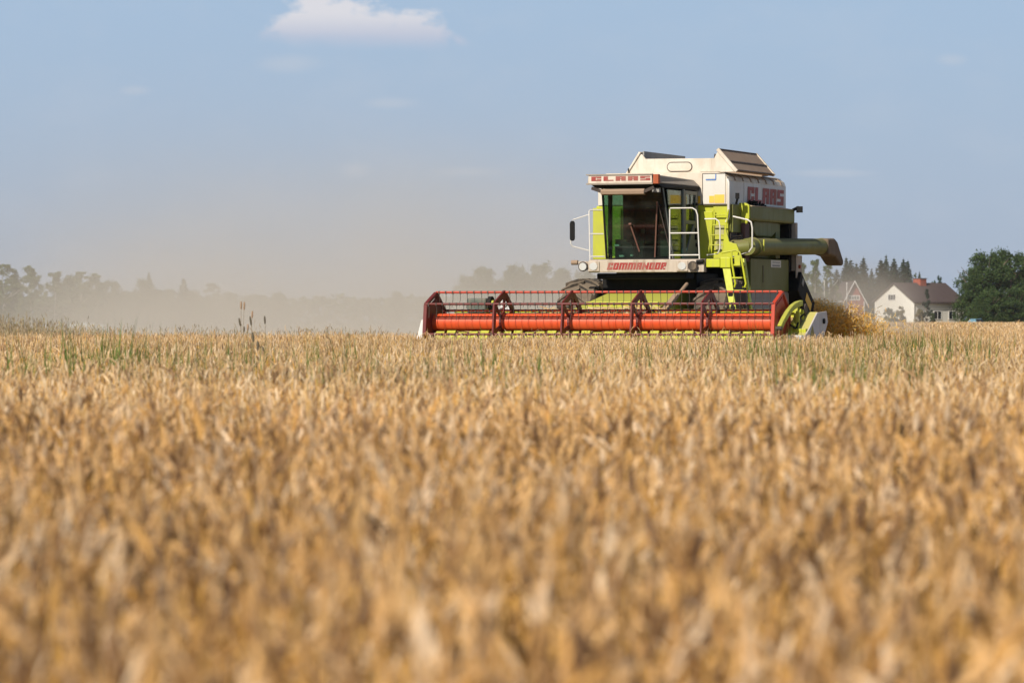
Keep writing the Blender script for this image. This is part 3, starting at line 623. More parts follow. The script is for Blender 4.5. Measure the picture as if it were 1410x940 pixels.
# --- front wall below the tank, far side strip and near side ladder
MB().box(-1.61, -1.1, 3.86, 3.915, 2.10, 2.98).build('front_panel', M_LIME, root, bevel=.008)
MB().hull8([(.30, 3.84, 2.10), (.56, 3.84, 2.10), (.56, 3.915, 2.10), (.30, 3.915, 2.10)], [(.35, 3.84, 2.90), (.56, 3.84, 2.90), (.56, 3.915, 2.90), (.35, 3.915, 2.90)]).box(.565, .83, 3.87, 3.915, 2.10, 2.985).build('front_panel', M_LIME, root, bevel=.008)
MB().prism(oval(.675, 2.32, .17, .20, 4), 'y', 3.855, 3.866).build('inspection_cover', mat('dusty_lime', (.42, .42, .14), .7, .5, (.40, .34, .2)), root, bevel=.004)
MB().box(.60, .76, 3.858, 3.868, 2.50, 2.68).build('filter_cover', mat('dusty_lime', (.4, .4, .1)), root)
mb = MB()
for x0, x1 in ((.53, .60), (.78, .86)): mb.tube([(x0, 3.72, 2.20), (x1, 3.80, 2.93)], .011, 6)
for k in range(4):
    z = 2.33 + k*.17; mb.tube([(.55+k*.02, 3.735+k*.02, z), (.80+k*.02, 3.735+k*.02, z)], .012, 6)
mb.build('tank_ladder', M_LIME, root)
def rail(pts, name='handrail', m=M_RAIL, r=.0115): return MB().tube(pts, r, 8).build(name, m, root, smooth=True)
rail([(.365, 2.15, 2.07), (.365, 2.15, 2.90), (.375, 2.15, 2.915), (.76, 2.15, 2.915), (.82, 2.15, 2.88), (.85, 2.15, 2.80), (.885, 2.15, 2.07)])
rail([(.37, 2.15, 2.50), (.86, 2.15, 2.50)]); rail([(.37, 2.15, 2.135), (.88, 2.15, 2.135)])
rail([(.86, 2.5, 2.74), (1.05, 2.5, 2.74), (1.11, 2.5, 2.70), (1.13, 2.5, 2.60), (1.13, 2.5, 2.25), (1.09, 2.5, 2.16), (.90, 2.5, 2.14)])
rail([(1.10, 3.3, 2.80), (1.36, 3.3, 2.74), (1.42, 3.3, 2.70), (1.44, 3.3, 2.6), (1.44, 3.3, 2.28), (1.38, 3.3, 2.20), (1.1, 3.3, 2.12)], r=.014)
rail([(-1.06, 2.2, 2.06), (-1.08, 2.2, 2.88), (-1.06, 2.2, 2.90), (-.88, 2.3, 2.90)]); rail([(-1.07, 2.2, 2.50), (-.86, 2.3, 2.50)]); rail([(-1.05, 2.2, 2.12), (-.84, 2.3, 2.12)])
# mirror
mr = MB().tube([(-1.09, 2.2, 2.82), (-1.33, 2.12, 2.74), (-1.37, 2.1, 2.70), (-1.37, 2.1, 2.33), (-1.34, 2.12, 2.29), (-1.08, 2.2, 2.22)], .010, 6).build('mirror_arm', M_RAIL, root)
MB().prism(oval(0, 0, .34, .085, 5), 'y', 2.05, 2.09).build('mirror', M_BLACK, root, bevel=.01)
m_ = [o for o in root.children if o.name.startswith('mirror') and not o.name.startswith('mirror_arm')][0]
for v in m_.data.vertices: x, z = v.co.x, v.co.z; v.co.x = -1.33 + z; v.co.z = 2.55 + x
# boarding ladder
ld = MB()
for (xa, xb, ya) in ((1.30, 1.50, 2.25),):
    ld.hull8([(xb-.02, 2.0, 1.15), (xb+.08, 2.0, 1.15), (xb+.08, 2.03, 1.15), (xb-.02, 2.03, 1.15)], [(xa-.07, 2.22, 2.10), (xa+.07, 2.22, 2.10), (xa+.07, 2.25, 2.10), (xa-.07, 2.25, 2.10)])
lad = ld.build('boarding_ladder', M_LIME, root, bevel=.004)
MB().hull8([(1.70, 2.35, 1.15), (1.73, 2.35, 1.15), (1.73, 2.45, 1.15), (1.70, 2.45, 1.15)], [(1.50, 2.55, 2.08), (1.53, 2.55, 2.08), (1.53, 2.65, 2.08), (1.50, 2.65, 2.08)]).build('ladder_stringer', M_LIME, lad)
mb = MB()
for k in range(4):
    f = k/3.4; z = 1.32 + f*.72; x = 1.53 - .17*f*.9; mb.box(x, x+.18, 2.06+f*.15, 2.42+f*.15, z, z+.025)
mb.build('ladder_step', M_LIME, lad)
mb = MB()
for zc in (1.48, 1.25): f = (zc-1.15)/.95; xc = 1.53*(1-f)+1.30*f; mb.prism([(xc+math.cos(2*math.pi*k/12)*.045, zc+math.sin(2*math.pi*k/12)*.06) for k in range(12)], 'y', 2.0+.22*f-.008, 2.0+.22*f-.003)
mb.build('stringer_hole', M_BLACK, lad)
mb = MB().tube([(1.26, 2.18, 2.17), (1.48, 2.25, 2.21), (1.55, 2.25, 2.18), (1.58, 2.25, 2.08), (1.66, 2.25, 1.66), (1.64, 2.25, 1.60), (1.60, 2.25, 1.60)], .017, 8); mb.tube([(1.43, 2.18, 2.19), (1.44, 2.18, 2.0), (1.50, 2.18, 1.66), (1.48, 2.18, 1.60), (1.43, 2.18, 1.60)], .017, 8); mb.build('ladder_handrail', M_LIME, lad, smooth=True)
MB().box(1.46, 1.56, 2.24, 2.28, 1.93, 2.13).build('ladder_gusset', M_LIME, lad)

# ------------------------------------------------------------------ straw thrown out behind
mb = MB()
tilt = rnd
def straw_at(c, l, w):
    a = rnd.uniform(0, 2*math.pi); b = rnd.uniform(-1.2, 1.2); d = Vector((math.cos(a)*math.cos(b), math.sin(a)*math.cos(b), math.sin(b)))*l/2
    n_ = d.cross(Vector((rnd.uniform(-1, 1), rnd.uniform(-1, 1), rnd.uniform(-1, 1)))).normalized()*w/2
    mb.add([c-d-n_, c+d-n_, c+d*.9+n_, c-d+n_], [(0, 1, 2, 3)])
for k in range(24000):
    s_ = rnd.random()**.6; T = s_*1.0
    # arc from chopper mouth back and down
    y = 7.75 + 2.1*T; zt = 1.40 + .10*T - .80*T*T
    z = zt - abs(rnd.gauss(0, .10 + .30*T)) + rnd.uniform(-.04, .06) + (.25*T*rnd.random() if rnd.random() < .15 else 0); x = .45 + 1.1*T + rnd.gauss(0, .30 + .16*T)
    straw_at(Vector((x, y + rnd.gauss(0, .15), max(z, .05))), rnd.uniform(.03, .13), rnd.uniform(.004, .011))
for v in range(0, len(mb.v)): pass
straw_m = mat('chopped_straw', (.88, .58, .17), .85, .12, island=.5, trans=.4)
o = mb.build('straw_spray', straw_m); o.matrix_world = Matrix.Translation((OX, OY, 0)) @ Matrix.Rotation(-YAW, 4, 'Z')
tag(o, 'chopped golden straw spraying out behind the harvester', None, None, 'stuff')
# ------------------------------------------------------------------ crop
def col_ramp_mat(name, cols, trans=.25, rough=.7, vscale=.35):
    """a random colour out of the given range per loose piece, plus a soft patchiness over the field"""
    m = bpy.data.materials.new(name); m.use_nodes = True; t = m.node_tree; p = t.nodes['Principled BSDF']
    p.inputs['Roughness'].default_value = rough; p.inputs['Specular IOR Level'].default_value = .25
    g = N(t, 'ShaderNodeNewGeometry'); oi = N(t, 'ShaderNodeObjectInfo')
    r = mathn(t, 'FRACT', mathn(t, 'ADD', g.outputs['Random Per Island'], mathn(t, 'MULTIPLY', oi.outputs['Random'], 7.3)))
    cr_ = N(t, 'ShaderNodeValToRGB'); cr_.color_ramp.interpolation = 'LINEAR'
    el = cr_.color_ramp.elements
    while len(el) < len(cols): el.new(.5)
    for i, c in enumerate(cols): el[i].position = i/(len(cols)-1); el[i].color = (*c, 1)
    t.links.new(r, cr_.inputs[0])
    no = N(t, 'ShaderNodeTexNoise'); no.inputs['Scale'].default_value = vscale; no.inputs['Detail'].default_value = 4; t.links.new(g.outputs['Position'], no.inputs[0])
    hs = N(t, 'ShaderNodeHueSaturation'); t.links.new(cr_.outputs[0], hs.inputs['Color'])
    t.links.new(mathn(t, 'ADD', mathn(t, 'MULTIPLY', ramp(t, no.outputs[0], .3, .7), .40), .80), hs.inputs['Value'])
    t.links.new(hs.outputs[0], p.inputs['Base Color'])
    tr = N(t, 'ShaderNodeBsdfTranslucent'); t.links.new(hs.outputs[0], tr.inputs[0]); mx = N(t, 'ShaderNodeMixShader'); mx.inputs[0].default_value = trans
    t.links.new(p.outputs[0], mx.inputs[1]); t.links.new(tr.outputs[0], mx.inputs[2]); t.links.new(mx.outputs[0], t.nodes['Material Output'].inputs[0])
    return m
M_EAR = col_ramp_mat('ripe_ear', [(.12, .061, .027), (.52, .285, .095), (.77, .49, .22), (.60, .315, .075), (.91, .69, .45), (.26, .142, .065), (.10, .052, .027)], .10)  # darkest tones paint shade in the crop gaps, palest ones sunlit straw
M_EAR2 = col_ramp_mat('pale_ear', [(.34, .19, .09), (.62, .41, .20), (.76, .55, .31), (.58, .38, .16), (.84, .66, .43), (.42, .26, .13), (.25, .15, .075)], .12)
M_STALK = col_ramp_mat('dry_stalk', [(.51, .262, .045), (.82, .455, .085), (.56, .32, .11), (.87, .53, .15), (.15, .080, .035)], .16)  # last tone kept dark as painted shade between the stalks
M_GREEN = col_ramp_mat('green_blade', [(.07, .13, .02), (.12, .20, .035), (.18, .25, .05), (.06, .10, .02), (.30, .30, .09)], .35)
M_PALE = col_ramp_mat('pale_grass', [(.40, .30, .17), (.52, .40, .26), (.36, .30, .14), (.46, .34, .24)], .3)

def blade(mb, p, a, l, w, bend, rise, seg=3):
    """a curved leaf strip starting at p"""
    d = Vector((math.cos(a), math.sin(a), 0)); s_ = Vector((-math.sin(a), math.cos(a), 0)); vs = []
    for i in range(seg+1):
        t_ = i/seg; q = Vector(p) + d*(l*t_*bend) + Vector((0, 0, l*(rise*t_ - (rise*.9+bend*.5)*t_*t_*bend)))
        ww = w*(1 - t_)**.6 if i else w*.7
        vs += [q - s_*ww/2, q + s_*ww/2]
    mb.add(vs, [(2*i, 2*i+1, 2*i+3, 2*i+2) for i in range(seg)])
def ear(mb, p, d, l, r, n=5, rings=4, rows=True):
    """a nodding seed head: a bumpy spindle with a few awns"""
    d = Vector(d).normalized(); p = Vector(p); prof = [.35, .95, 1.05, .85, .25] if rings == 4 else [.5, 1, .3]
    a = d.orthogonal().normalized(); b = d.cross(a); vs = []; dn = Vector((0, 0, -1)); rg = len(prof)
    for i, q in enumerate(prof):
        t_ = i/(rg-1); c = p + d*l*t_ + dn*(l*.22*t_*t_)
        tw = i*.6
        for k in range(n):
            an = 2*math.pi*k/n + tw; rr = r*q*rnd.uniform(.75, 1.25); vs.append(c + (a*math.cos(an) + b*math.sin(an))*rr)
    fs = [(i*n+k, i*n+(k+1) % n, (i+1)*n+(k+1) % n, (i+1)*n+k) for i in range(rg-1) for k in range(n)]
    fs.append(tuple((rg-1)*n+k for k in range(n))); mb.add(vs, fs)
def stalk_tile(size, count, lod, seed, hmean=.70):
    rnd.seed(seed); ears, stems = MB(), MB()
    for k in range(count):
        x, y = rnd.uniform(-size/2, size/2), rnd.uniform(-size/2, size/2); h = rnd.gauss(hmean-.06, .060)
        if rnd.random() < .04: h += rnd.uniform(.04, .09)
        a = rnd.uniform(0, 6.283); lean = abs(rnd.gauss(0, .09)); top = Vector((x+math.cos(a)*lean*h, y+math.sin(a)*lean*h, h))
        mid = Vector((x+math.cos(a)*lean*h*.3, y+math.sin(a)*lean*h*.3, h*.55)); z0 = 0 if lod == 0 else .25
        sr = .0017 if lod == 0 else .0024 if lod == 1 else .006
        stems.tube([(x, y, z0), mid, top], [sr*1.3, sr, sr*.8], 3, False)
        nod = rnd.uniform(.0, .6) if rnd.random() < .45 else rnd.uniform(2.0, 2.9); d = Vector((math.cos(a)*math.sin(nod), math.sin(a)*math.sin(nod), math.cos(nod)))
        L = rnd.uniform(.065, .10)*(1 if lod < 2 else 1.6); r_ = rnd.uniform(.0044, .0072)*(1 if lod == 0 else .82 if lod == 1 else 2.4)
        if lod == 0:
            ear(ears, top, d, L, r_, 5, 4)
            for j in range(5):     # awns
                t_ = .2 + .16*j; q = top + d*L*t_; e = (d + Vector((rnd.uniform(-.4, .4), rnd.uniform(-.4, .4), rnd.uniform(-.3, .3)))).normalized(); sd = e.orthogonal().normalized()*.0011
                ears.add([q-sd, q+sd, q+e*rnd.uniform(.04, .08)], [(0, 1, 2)])
            for j in range(4):     # plump spikelets standing off the rachis
                t_ = .15 + .2*j; q = top + d*L*t_; e = (d*.8 + Vector((rnd.uniform(-1, 1), rnd.uniform(-1, 1), rnd.uniform(-.6, .6)))).normalized()
                sd = e.orthogonal().normalized()*.0035; s2 = e.cross(sd)
                ears.add([q, q+e*.009+sd, q+e*.02, q+e*.009-sd, q+e*.009+s2], [(0, 1, 4), (1, 2, 4), (2, 3, 4), (3, 0, 4)])
            for j in range(2 if rnd.random() < .7 else 1): blade(stems, (x+(top.x-x)*.5, y+(top.y-y)*.5, h*rnd.uniform(.5, .82)), rnd.uniform(0, 6.283), rnd.uniform(.12, .26), rnd.uniform(.006, .013), rnd.uniform(.2, .8), rnd.uniform(-.6, 1.0))
        elif lod == 1:
            ear(ears, top, d, L, r_, 4, 2)
            if rnd.random() < .5: blade(stems, (top.x, top.y, h*rnd.uniform(.6, .88)), rnd.uniform(0, 6.283), rnd.uniform(.1, .2), rnd.uniform(.008, .014), rnd.uniform(.4, .9), rnd.uniform(.2, 1.0), 2)
        else: ear(ears, top, d, L, r_, 3, 2)
    ne = len(ears.v); me = bpy.data.meshes.new('crop_tile'); fs = ears.f + [tuple(i+ne for i in f) for f in stems.f]
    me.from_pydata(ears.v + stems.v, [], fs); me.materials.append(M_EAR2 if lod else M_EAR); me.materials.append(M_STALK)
    me.polygons.foreach_set('material_index', [0]*len(ears.f) + [1]*len(stems.f)); me.update(); return me
def grass_tile(size, count, seed, hgt, w, m, head=False):
    rnd.seed(seed); mb = MB()
    for k in range(count):
        x, y = rnd.gauss(0, size/3), rnd.gauss(0, size/3); h = hgt*rnd.uniform(.75, 1.1)
        blade(mb, (x, y, .1), rnd.uniform(0, 6.283), h, w*rnd.uniform(.6, 1.3), rnd.uniform(.08, .38), rnd.uniform(.85, 1.0), 4)
        if head:
            a = rnd.uniform(0, 6.28); top = Vector((x+math.cos(a)*.08, y+math.sin(a)*.08, h)); mb.tube([(x, y, 0), top], w*.18, 3, False); ear(mb, top, (math.cos(a)*.3, math.sin(a)*.3, 1), .13, w*.7, 3, 2)
    me = bpy.data.meshes.new('grass_tile'); me.from_pydata(mb.v, [], mb.f); me.materials.append(m); me.update(); return me

def scatter(name, tiles, pts, label):
    """one object: points carrying a turn, a size and a tile number, dressed with the tile meshes by geometry nodes"""
    src = bpy.data.collections.new(name + '_tiles')
    for i, me in enumerate(tiles): o = bpy.data.objects.new('tile_%02d' % i, me); src.objects.link(o)
    me = bpy.data.meshes.new(name); me.from_pydata([p[:3] for p in pts], [], [])
    a = me.attributes.new('turn', 'FLOAT_VECTOR', 'POINT'); a.data.foreach_set('vector', [c for p in pts for c in (.16*noise.noise((p[0]*.8, p[1]*.5, 9)), .20*noise.noise((p[0]*.8, p[1]*.5, 2)), p[3])])
    a = me.attributes.new('size', 'FLOAT_VECTOR', 'POINT'); a.data.foreach_set('vector', [c for p in pts for c in p[4]])
    a = me.attributes.new('pick', 'INT', 'POINT'); a.data.foreach_set('value', [p[5] for p in pts])
    o = bpy.data.objects.new(name, me); COL.objects.link(o)
    g = bpy.data.node_groups.new(name, 'GeometryNodeTree'); g.interface.new_socket('Geometry', in_out='INPUT', socket_type='NodeSocketGeometry'); g.interface.new_socket('Geometry', in_out='OUTPUT', socket_type='NodeSocketGeometry')
    gi, go = g.nodes.new('NodeGroupInput'), g.nodes.new('NodeGroupOutput')
    ci = g.nodes.new('GeometryNodeCollectionInfo'); ci.inputs[0].default_value = src; ci.inputs['Separate Children'].default_value = True; ci.inputs['Reset Children'].default_value = True
    iop = g.nodes.new('GeometryNodeInstanceOnPoints'); iop.inputs['Pick Instance'].default_value = True
    def attr(n, ty):
        q = g.nodes.new('GeometryNodeInputNamedAttribute'); q.data_type = ty; q.inputs[0].default_value = n; return q.outputs[0]
    g.links.new(gi.outputs[0], iop.inputs['Points']); g.links.new(ci.outputs[0], iop.inputs['Instance']); g.links.new(attr('pick', 'INT'), iop.inputs['Instance Index'])
    g.links.new(attr('turn', 'FLOAT_VECTOR'), iop.inputs['Rotation']); g.links.new(attr('size', 'FLOAT_VECTOR'), iop.inputs['Scale']); g.links.new(iop.outputs[0], go.inputs[0])
    md = o.modifiers.new('scatter', 'NODES'); md.node_group = g
    tag(o, label, None, None, 'stuff'); return o

NEAR = [stalk_tile(.5, 70, 0, 100+i) for i in range(6)]
MID = [stalk_tile(.6, 165, 1, 200+i) for i in range(6)] + [stalk_tile(.6, 5, 1, 260, .93)]
FAR = [stalk_tile(2.4, 420, 2, 300+i) for i in range(4)]
def in_crop(x, y):
    lx, ly = to_local(x, y)
    if y > 92 and x > .088*y + .6 + .8*noise.noise((y*.05, 2, 0)): return True      # uncut land right of the turned-in swath
    if lx < -3.15: return y < 70 + 2.5*noise.noise((x*.15, 0, 3))
    if lx < 3.1: return ly < -.35
    return True
rnd.seed(11); pts_n, pts_m, pts_f = [], [], []
def hvar(x, y): return 1 + .045*noise.noise((x*.45, y*.3, 0)) + .07*noise.noise((x*1.6, y*1.3, 5))
y = -2.0
while y < 15:
    hw = 2.2 + max(y, 0)*.19; x = -hw
    while x < hw:
        px, py = x + rnd.uniform(-.1, .1), y + rnd.uniform(-.1, .1); pts_n.append((px, py, 0, rnd.uniform(0, 6.283), (1, 1, hvar(px, py)), rnd.randrange(6))); x += .45
    y += .45
while y < 120:
    hw = 2.2 + y*.175; x = -hw; st = .55 if y < 75 else .8
    while x < hw:
        px, py = x + rnd.uniform(-.1, .1), y + rnd.uniform(-.1, .1)
        if in_crop(px, py): pts_m.append((px, py, ground_z(px, py), rnd.uniform(0, 6.283), (1, 1, hvar(px, py)), rnd.randrange(6)))
        x += st
    y += st
while y < 588:
    hw = 8 + y*.17; x = (y - OY)*math.tan(YAW)*.0 + 0
    x = -hw
    while x < hw:
        if x < .07*y: x += 2.3; continue
        px, py = x + rnd.uniform(-.4, .4), y + rnd.uniform(-.4, .4)
        if in_crop(px, py): pts_f.append((px, py, ground_z(px, py), rnd.uniform(0, 6.283), (1.15, 1.15, hvar(px*.3, py*.3)), rnd.randrange(4)))
        x += 2.3
    y += 2.3 if y < 300 else 3.0
print('tiles', len(pts_n), len(pts_m), len(pts_f))
for k in range(150):
    px, py = rnd.uniform(-9, 9), rnd.uniform(36, 63)
    if in_crop(px, py): pts_m.append((px, py, 0, rnd.uniform(0, 6.283), (1, 1, rnd.uniform(.9, 1.08)), 6))
scatter('grain_crop_near', NEAR, pts_n, 'ripe golden grain crop filling the foreground')
scatter('grain_crop_middle', MID, pts_m, 'ripe golden grain crop in front of and beside the harvester')
scatter('grain_crop_far', FAR, pts_f, 'ripe grain crop reaching back to the houses')
# green weeds among the crop
GT = [grass_tile(.55, 44, 400+i, 1.12, .013, M_GREEN) for i in range(3)]
pts = []
rnd.seed(5)
def weed(cx, cy, sx, sy, n, hs=1.):
    for k in range(n):
        x, y = rnd.gauss(cx, sx), rnd.gauss(cy, sy)
        if y > 9: pts.append((x, y, 0, rnd.uniform(0, 6.283), (1, 1, hs*rnd.uniform(.86, 1.04)), rnd.randrange(3)))
def px_at(px, d): return (px-705)/5287*d
for (px, d, sx, sy, n, hs) in [(20, 26, .45, 3.0, 13, 1.0), (90, 25, .5, 2.5, 8, .98), (190, 27, .6, 3, 8, .97), (270, 27, .5, 3, 11, .98), (350, 28, .5, 3, 10, .98), (470, 26, .6, 3, 8, .97), (620, 24, .6, 3, 7, .97), (590, 30, .6, 3, 8, .97),
                               (700, 27, 1.2, 4, 7, .96), (820, 29, .8, 3, 6, .97), (900, 32, .8, 3, 7, .97), (1000, 27, .5, 3, 8, .98), (1080, 31, .35, 3, 13, 1.0), (1030, 24, .4, 2, 9, .98), (1150, 34, .7, 4, 11, .98), (1240, 27, .5, 2, 8, .97), (1330, 38, .5, 3, 13, 1.0), (1385, 36, .4, 3, 13, 1.0), (1400, 27, .3, 2, 9, .99), (1180, 25, .6, 2, 7, .97)]:
    weed(px_at(px, d) + rnd.uniform(-.3, .3), d + rnd.uniform(-2, 6), sx*.5, sy*.8, int(n*rnd.uniform(.5, 1.4)), hs*rnd.uniform(.94, 1.02))
scatter('green_weeds', GT, pts, 'green grass weeds growing up through the ripe crop')
# pale tall grass along the left field edge, stubble beyond
PT = [grass_tile(1.2, 60, 500+i, 1.12, .011, M_PALE, True) for i in range(3)]
pts = []
for k in range(90):
    x = px_at(rnd.uniform(-200, 130) if k < 70 else rnd.uniform(100, 560), 76); y = rnd.uniform(72, 84); s_ = x/-10
    pts.append((x, y, 0, rnd.uniform(0, 6.283), (1, 1, (.66 + .16*min(1, max(0, (-x-8.6)/1.5))) * rnd.uniform(.85, 1.1)), rnd.randrange(3)))
scatter('tall_grass', PT, pts, 'pale tall wild grass along the edge of the harvested field')
ST = [grass_tile(2.5, 500, 600+i, .20, .012, M_PALE) for i in range(3)]
pts = []
y = 66
while y < 230:
    hw = 4 + y*.16; x = -hw
    while x < hw:
        if not in_crop(x, y): pts.append((x+rnd.uniform(-.5, .5), y+rnd.uniform(-.5, .5), ground_z(x, y)-.06, rnd.uniform(0, 6.283), (1.3, 1.3, rnd.uniform(.8, 1.3)), rnd.randrange(3)))
        x += 2.2
    y += 2.2
scatter('stubble', ST, pts, 'short pale stubble and regrowth on the harvested field')
# timothy stalks standing above the crop
rnd.seed(3)
def timothy(px, py, d, hl, lean, m, label):
    x = px_at(px, d); z = CZ + (437-py)/5287*d
    r_ = empty('timothy_grass', (x, d, 0)); tag(r_, label, 'grass stalk', 'timothy stalks above the crop', 'thing')
    MB().tube([(-lean*z, 0, 0), (-lean*z*.3, 0, z*.6), (0, 0, z)], [.0035, .003, .002], 5).build('stem', M_PALE, r_)
    dr = Vector((lean*1.2, 0, 1)).normalized(); mb = MB(); mb.tube([Vector((0, 0, z)) + dr*hl*t_ for t_ in (0, .12, .5, .85, 1)], [.004, .009, .0105, .009, .004], 8); mb.build('seed_head', m, r_, smooth=True)
M_TD = mat('dark_seed_head', (.12, .10, .065), .9, .3, (.12, .1, .07)); M_TP = mat('tan_seed_head', (.36, .24, .15), .9, .3)
for i, (px, py, hl, lean, m, lab) in enumerate([
    (346, 448, .10, -.12, M_TD, 'darkest timothy seed head leaning left in the middle of the tuft'),
    (331, 449, .09, -.14, M_TD, 'dark timothy seed head lowest on the left of the tuft'),
    (332, 426, .09, .0, M_TP, 'pinkish timothy seed head on the left of the topmost pair'),
    (336, 427, .09, .04, M_TP, 'tan timothy seed head on the right of the topmost pair'),
    (347, 438, .08, .05, M_TP, 'brown timothy seed head standing behind the darkest one'),
    (365, 446, .09, -.05, M_TD, 'dark timothy seed head standing alone right of the tuft'),
    (341, 455, .07, .03, M_TP, 'short brown timothy seed head low in the tuft'),
    (336, 457, .06, .0, M_TD, 'shortest dark timothy seed head at the left foot of the tuft'),
    (349, 471, .09, -.08, M_TD, 'dark timothy seed head half sunk in the crop under the tuft'),
    (355, 482, .08, .0, M_TD, 'dark brown seed head level with the crop, left of a pair'),
    (363, 489, .08, -.12, M_TD, 'dark brown seed head level with the crop, right of a pair')]):
    timothy(px, py, 41 + (i % 3)*.5 - (8 if py > 468 else 0), hl, lean, m, lab)

# ------------------------------------------------------------------ trees
def leaf_mat(name, cols): return col_ramp_mat(name, cols, .18, .75, .8)
L_DEC = leaf_mat('broad_leaves', [(.025, .048, .014), (.045, .078, .02), (.075, .115, .03), (.03, .055, .016), (.055, .085, .026)])
L_BIR = leaf_mat('birch_leaves', [(.06, .09, .025), (.09, .13, .035), (.12, .15, .045), (.07, .10, .03)])
L_SPR = leaf_mat('spruce_needles', [(.012, .030, .016), (.020, .042, .022), (.028, .052, .026), (.010, .022, .014)])
L_PIN = leaf_mat('pine_needles', [(.025, .05, .03), (.04, .07, .035), (.03, .055, .03)])
L_DRY = leaf_mat('dry_leaves', [(.20, .15, .07), (.28, .20, .10), (.14, .13, .05), (.10, .11, .04)])
M_BARK = mat('brown_bark', (.10, .075, .055), .95, .3, var=.3); M_BIRCHB = mat('pale_birch_bark', (.50, .48, .44), .8, .4, (.08, .07, .06), scale=6)
def leaf_quad(mb, c, s_):
    n_ = Vector((rnd.uniform(-1, 1), rnd.uniform(-1, 1), rnd.uniform(-.4, 1))).normalized(); a = n_.orthogonal().normalized(); a.rotate(Matrix.Rotation(rnd.uniform(0, 6.28), 3, n_)); b = n_.cross(a)
    mb.add([c-a*s_, c+b*s_*.55, c+a*s_, c-b*s_*.55], [(0, 1, 2, 3)])
def crown_round(h, w, seed, n, leaf, base=.18, point=.0, clumps=46, ragged=.22, rs=1.):
    """leaves gathered in clumps of different size spread through the crown; unit radius 1 scaled by w/2"""
    rnd.seed(seed); mb = MB(); cl_ = []
    for k in range(clumps):
        t_ = rnd.random(); z = h*(base + (1-base)*t_)
        prof = max(.42*(1-t_*.6), math.sin(math.pi*min(.97, (t_*.80+.18))))**.5 * (1-point*t_)
        a = rnd.uniform(0, 6.283); rr = w/2*prof*math.sqrt(rnd.random())*rnd.uniform(.8, 1+ragged)
        cl_.append((Vector((math.cos(a)*rr, math.sin(a)*rr, z*.93)), w*rs*rnd.uniform(.06, .17)*(1-.45*point*t_)*(1-.35*t_)))
    for k in range(n):
        c, r_ = cl_[rnd.randrange(len(cl_))]; d = Vector((rnd.gauss(0, 1), rnd.gauss(0, 1), rnd.gauss(0, .85))); d = d.normalized()*r_*rnd.random()**.5*(1.0 if rnd.random() < .8 else 1.5)
        leaf_quad(mb, c+d, leaf*rnd.uniform(.6, 1.25))
    return mb
def crown_spruce(h, w, seed, n_wh, leaf):
    rnd.seed(seed); mb = MB()
    for i in range(n_wh):
        t_ = i/(n_wh-1); z = h*(.06 + .93*t_); L = w/2*(1-t_)**.65*rnd.uniform(.78, 1.15) + .1; nb = int(5+6*(1-t_)); a0 = rnd.uniform(0, 6)
        for b in range(nb):
            a = a0 + 6.283*b/nb + rnd.uniform(-.25, .25); l = L*rnd.uniform(.7, 1.15); ns = max(3, int(l/leaf*2.6))
            for s_ in range(ns):
                u = (s_+rnd.random())/ns; p = Vector((math.cos(a)*l*u, math.sin(a)*l*u, z - l*u*.32 + l*.16*u*u + rnd.uniform(-.1, .06)))
                for q in range(2): leaf_quad(mb, p + Vector((rnd.gauss(0, .14), rnd.gauss(0, .14), rnd.gauss(0, .08)))*max(.4, l*(1-u*.6)), leaf*rnd.uniform(.7, 1.3))
    mb.tube([(0, 0, h*.93), (0, 0, h*1.04)], [.06, .01], 4); return mb
def trunk_mb(h, r_, limbs, seed, w, top=.85):
    rnd.seed(seed); mb = MB(); pts_ = [Vector((rnd.gauss(0, .04)*h*.3*i/6, rnd.gauss(0, .04)*h*.3*i/6, h*top*i/6)) for i in range(7)]; mb.tube(pts_, [r_*(1-.14*i) for i in range(7)], 7)
    for k in range(limbs):
        i = rnd.randrange(1, 5); p = pts_[i]; a = rnd.uniform(0, 6.283); l = w*.5*rnd.uniform(.5, .9); q = p + Vector((math.cos(a)*l*.5, math.sin(a)*l*.5, l*.45)); e = p + Vector((math.cos(a)*l, math.sin(a)*l, l*1.0))
        mb.tube([p, q, e], [r_*.45, r_*.28, r_*.08], 5)
    return mb
TW = {'birch': 1.3, 'broadleaf': 1.35, 'spruce': 1.95, 'pine': 1.2, 'poplar': 1.3}
PROTO = {}
def make_kind(k, crown, lm, trunk, bm_): PROTO[k] = (crown.mesh('crown', lm), trunk.mesh('trunk', bm_))
for i in range(3): make_kind(('birch', i), crown_round(10, 5.0, 20+i, 8000, .15, .0, .40, 110, .35), L_BIR, trunk_mb(10, .16, 8, 30+i, 5), M_BIRCHB)
for i in range(3): make_kind(('broadleaf', i), crown_round(10, 8.5, 40+i, 15000, .155, .0, .12, 170, .25), L_DEC, trunk_mb(10, .28, 10, 50+i, 8), M_BARK)
for i in range(4): make_kind(('spruce', i), crown_spruce(10, 4.4, 60+i, 30, .17), L_SPR, trunk_mb(10, .15, 0, 70+i, 3, .95), M_BARK)
make_kind(('pine', 0), crown_round(10, 4.5, 81, 2200, .16, .45, .1, 16, .3), L_PIN, trunk_mb(10, .16, 6, 82, 4), M_BARK)
make_kind(('poplar', 0), crown_round(10, 3.4, 85, 3200, .16, .05, .5, 40, .3), L_DEC, trunk_mb(10, .16, 8, 86, 3), M_BARK)
KW = {'birch': 5.0, 'broadleaf': 8.5, 'spruce': 4.4, 'pine': 4.5, 'poplar': 3.4}
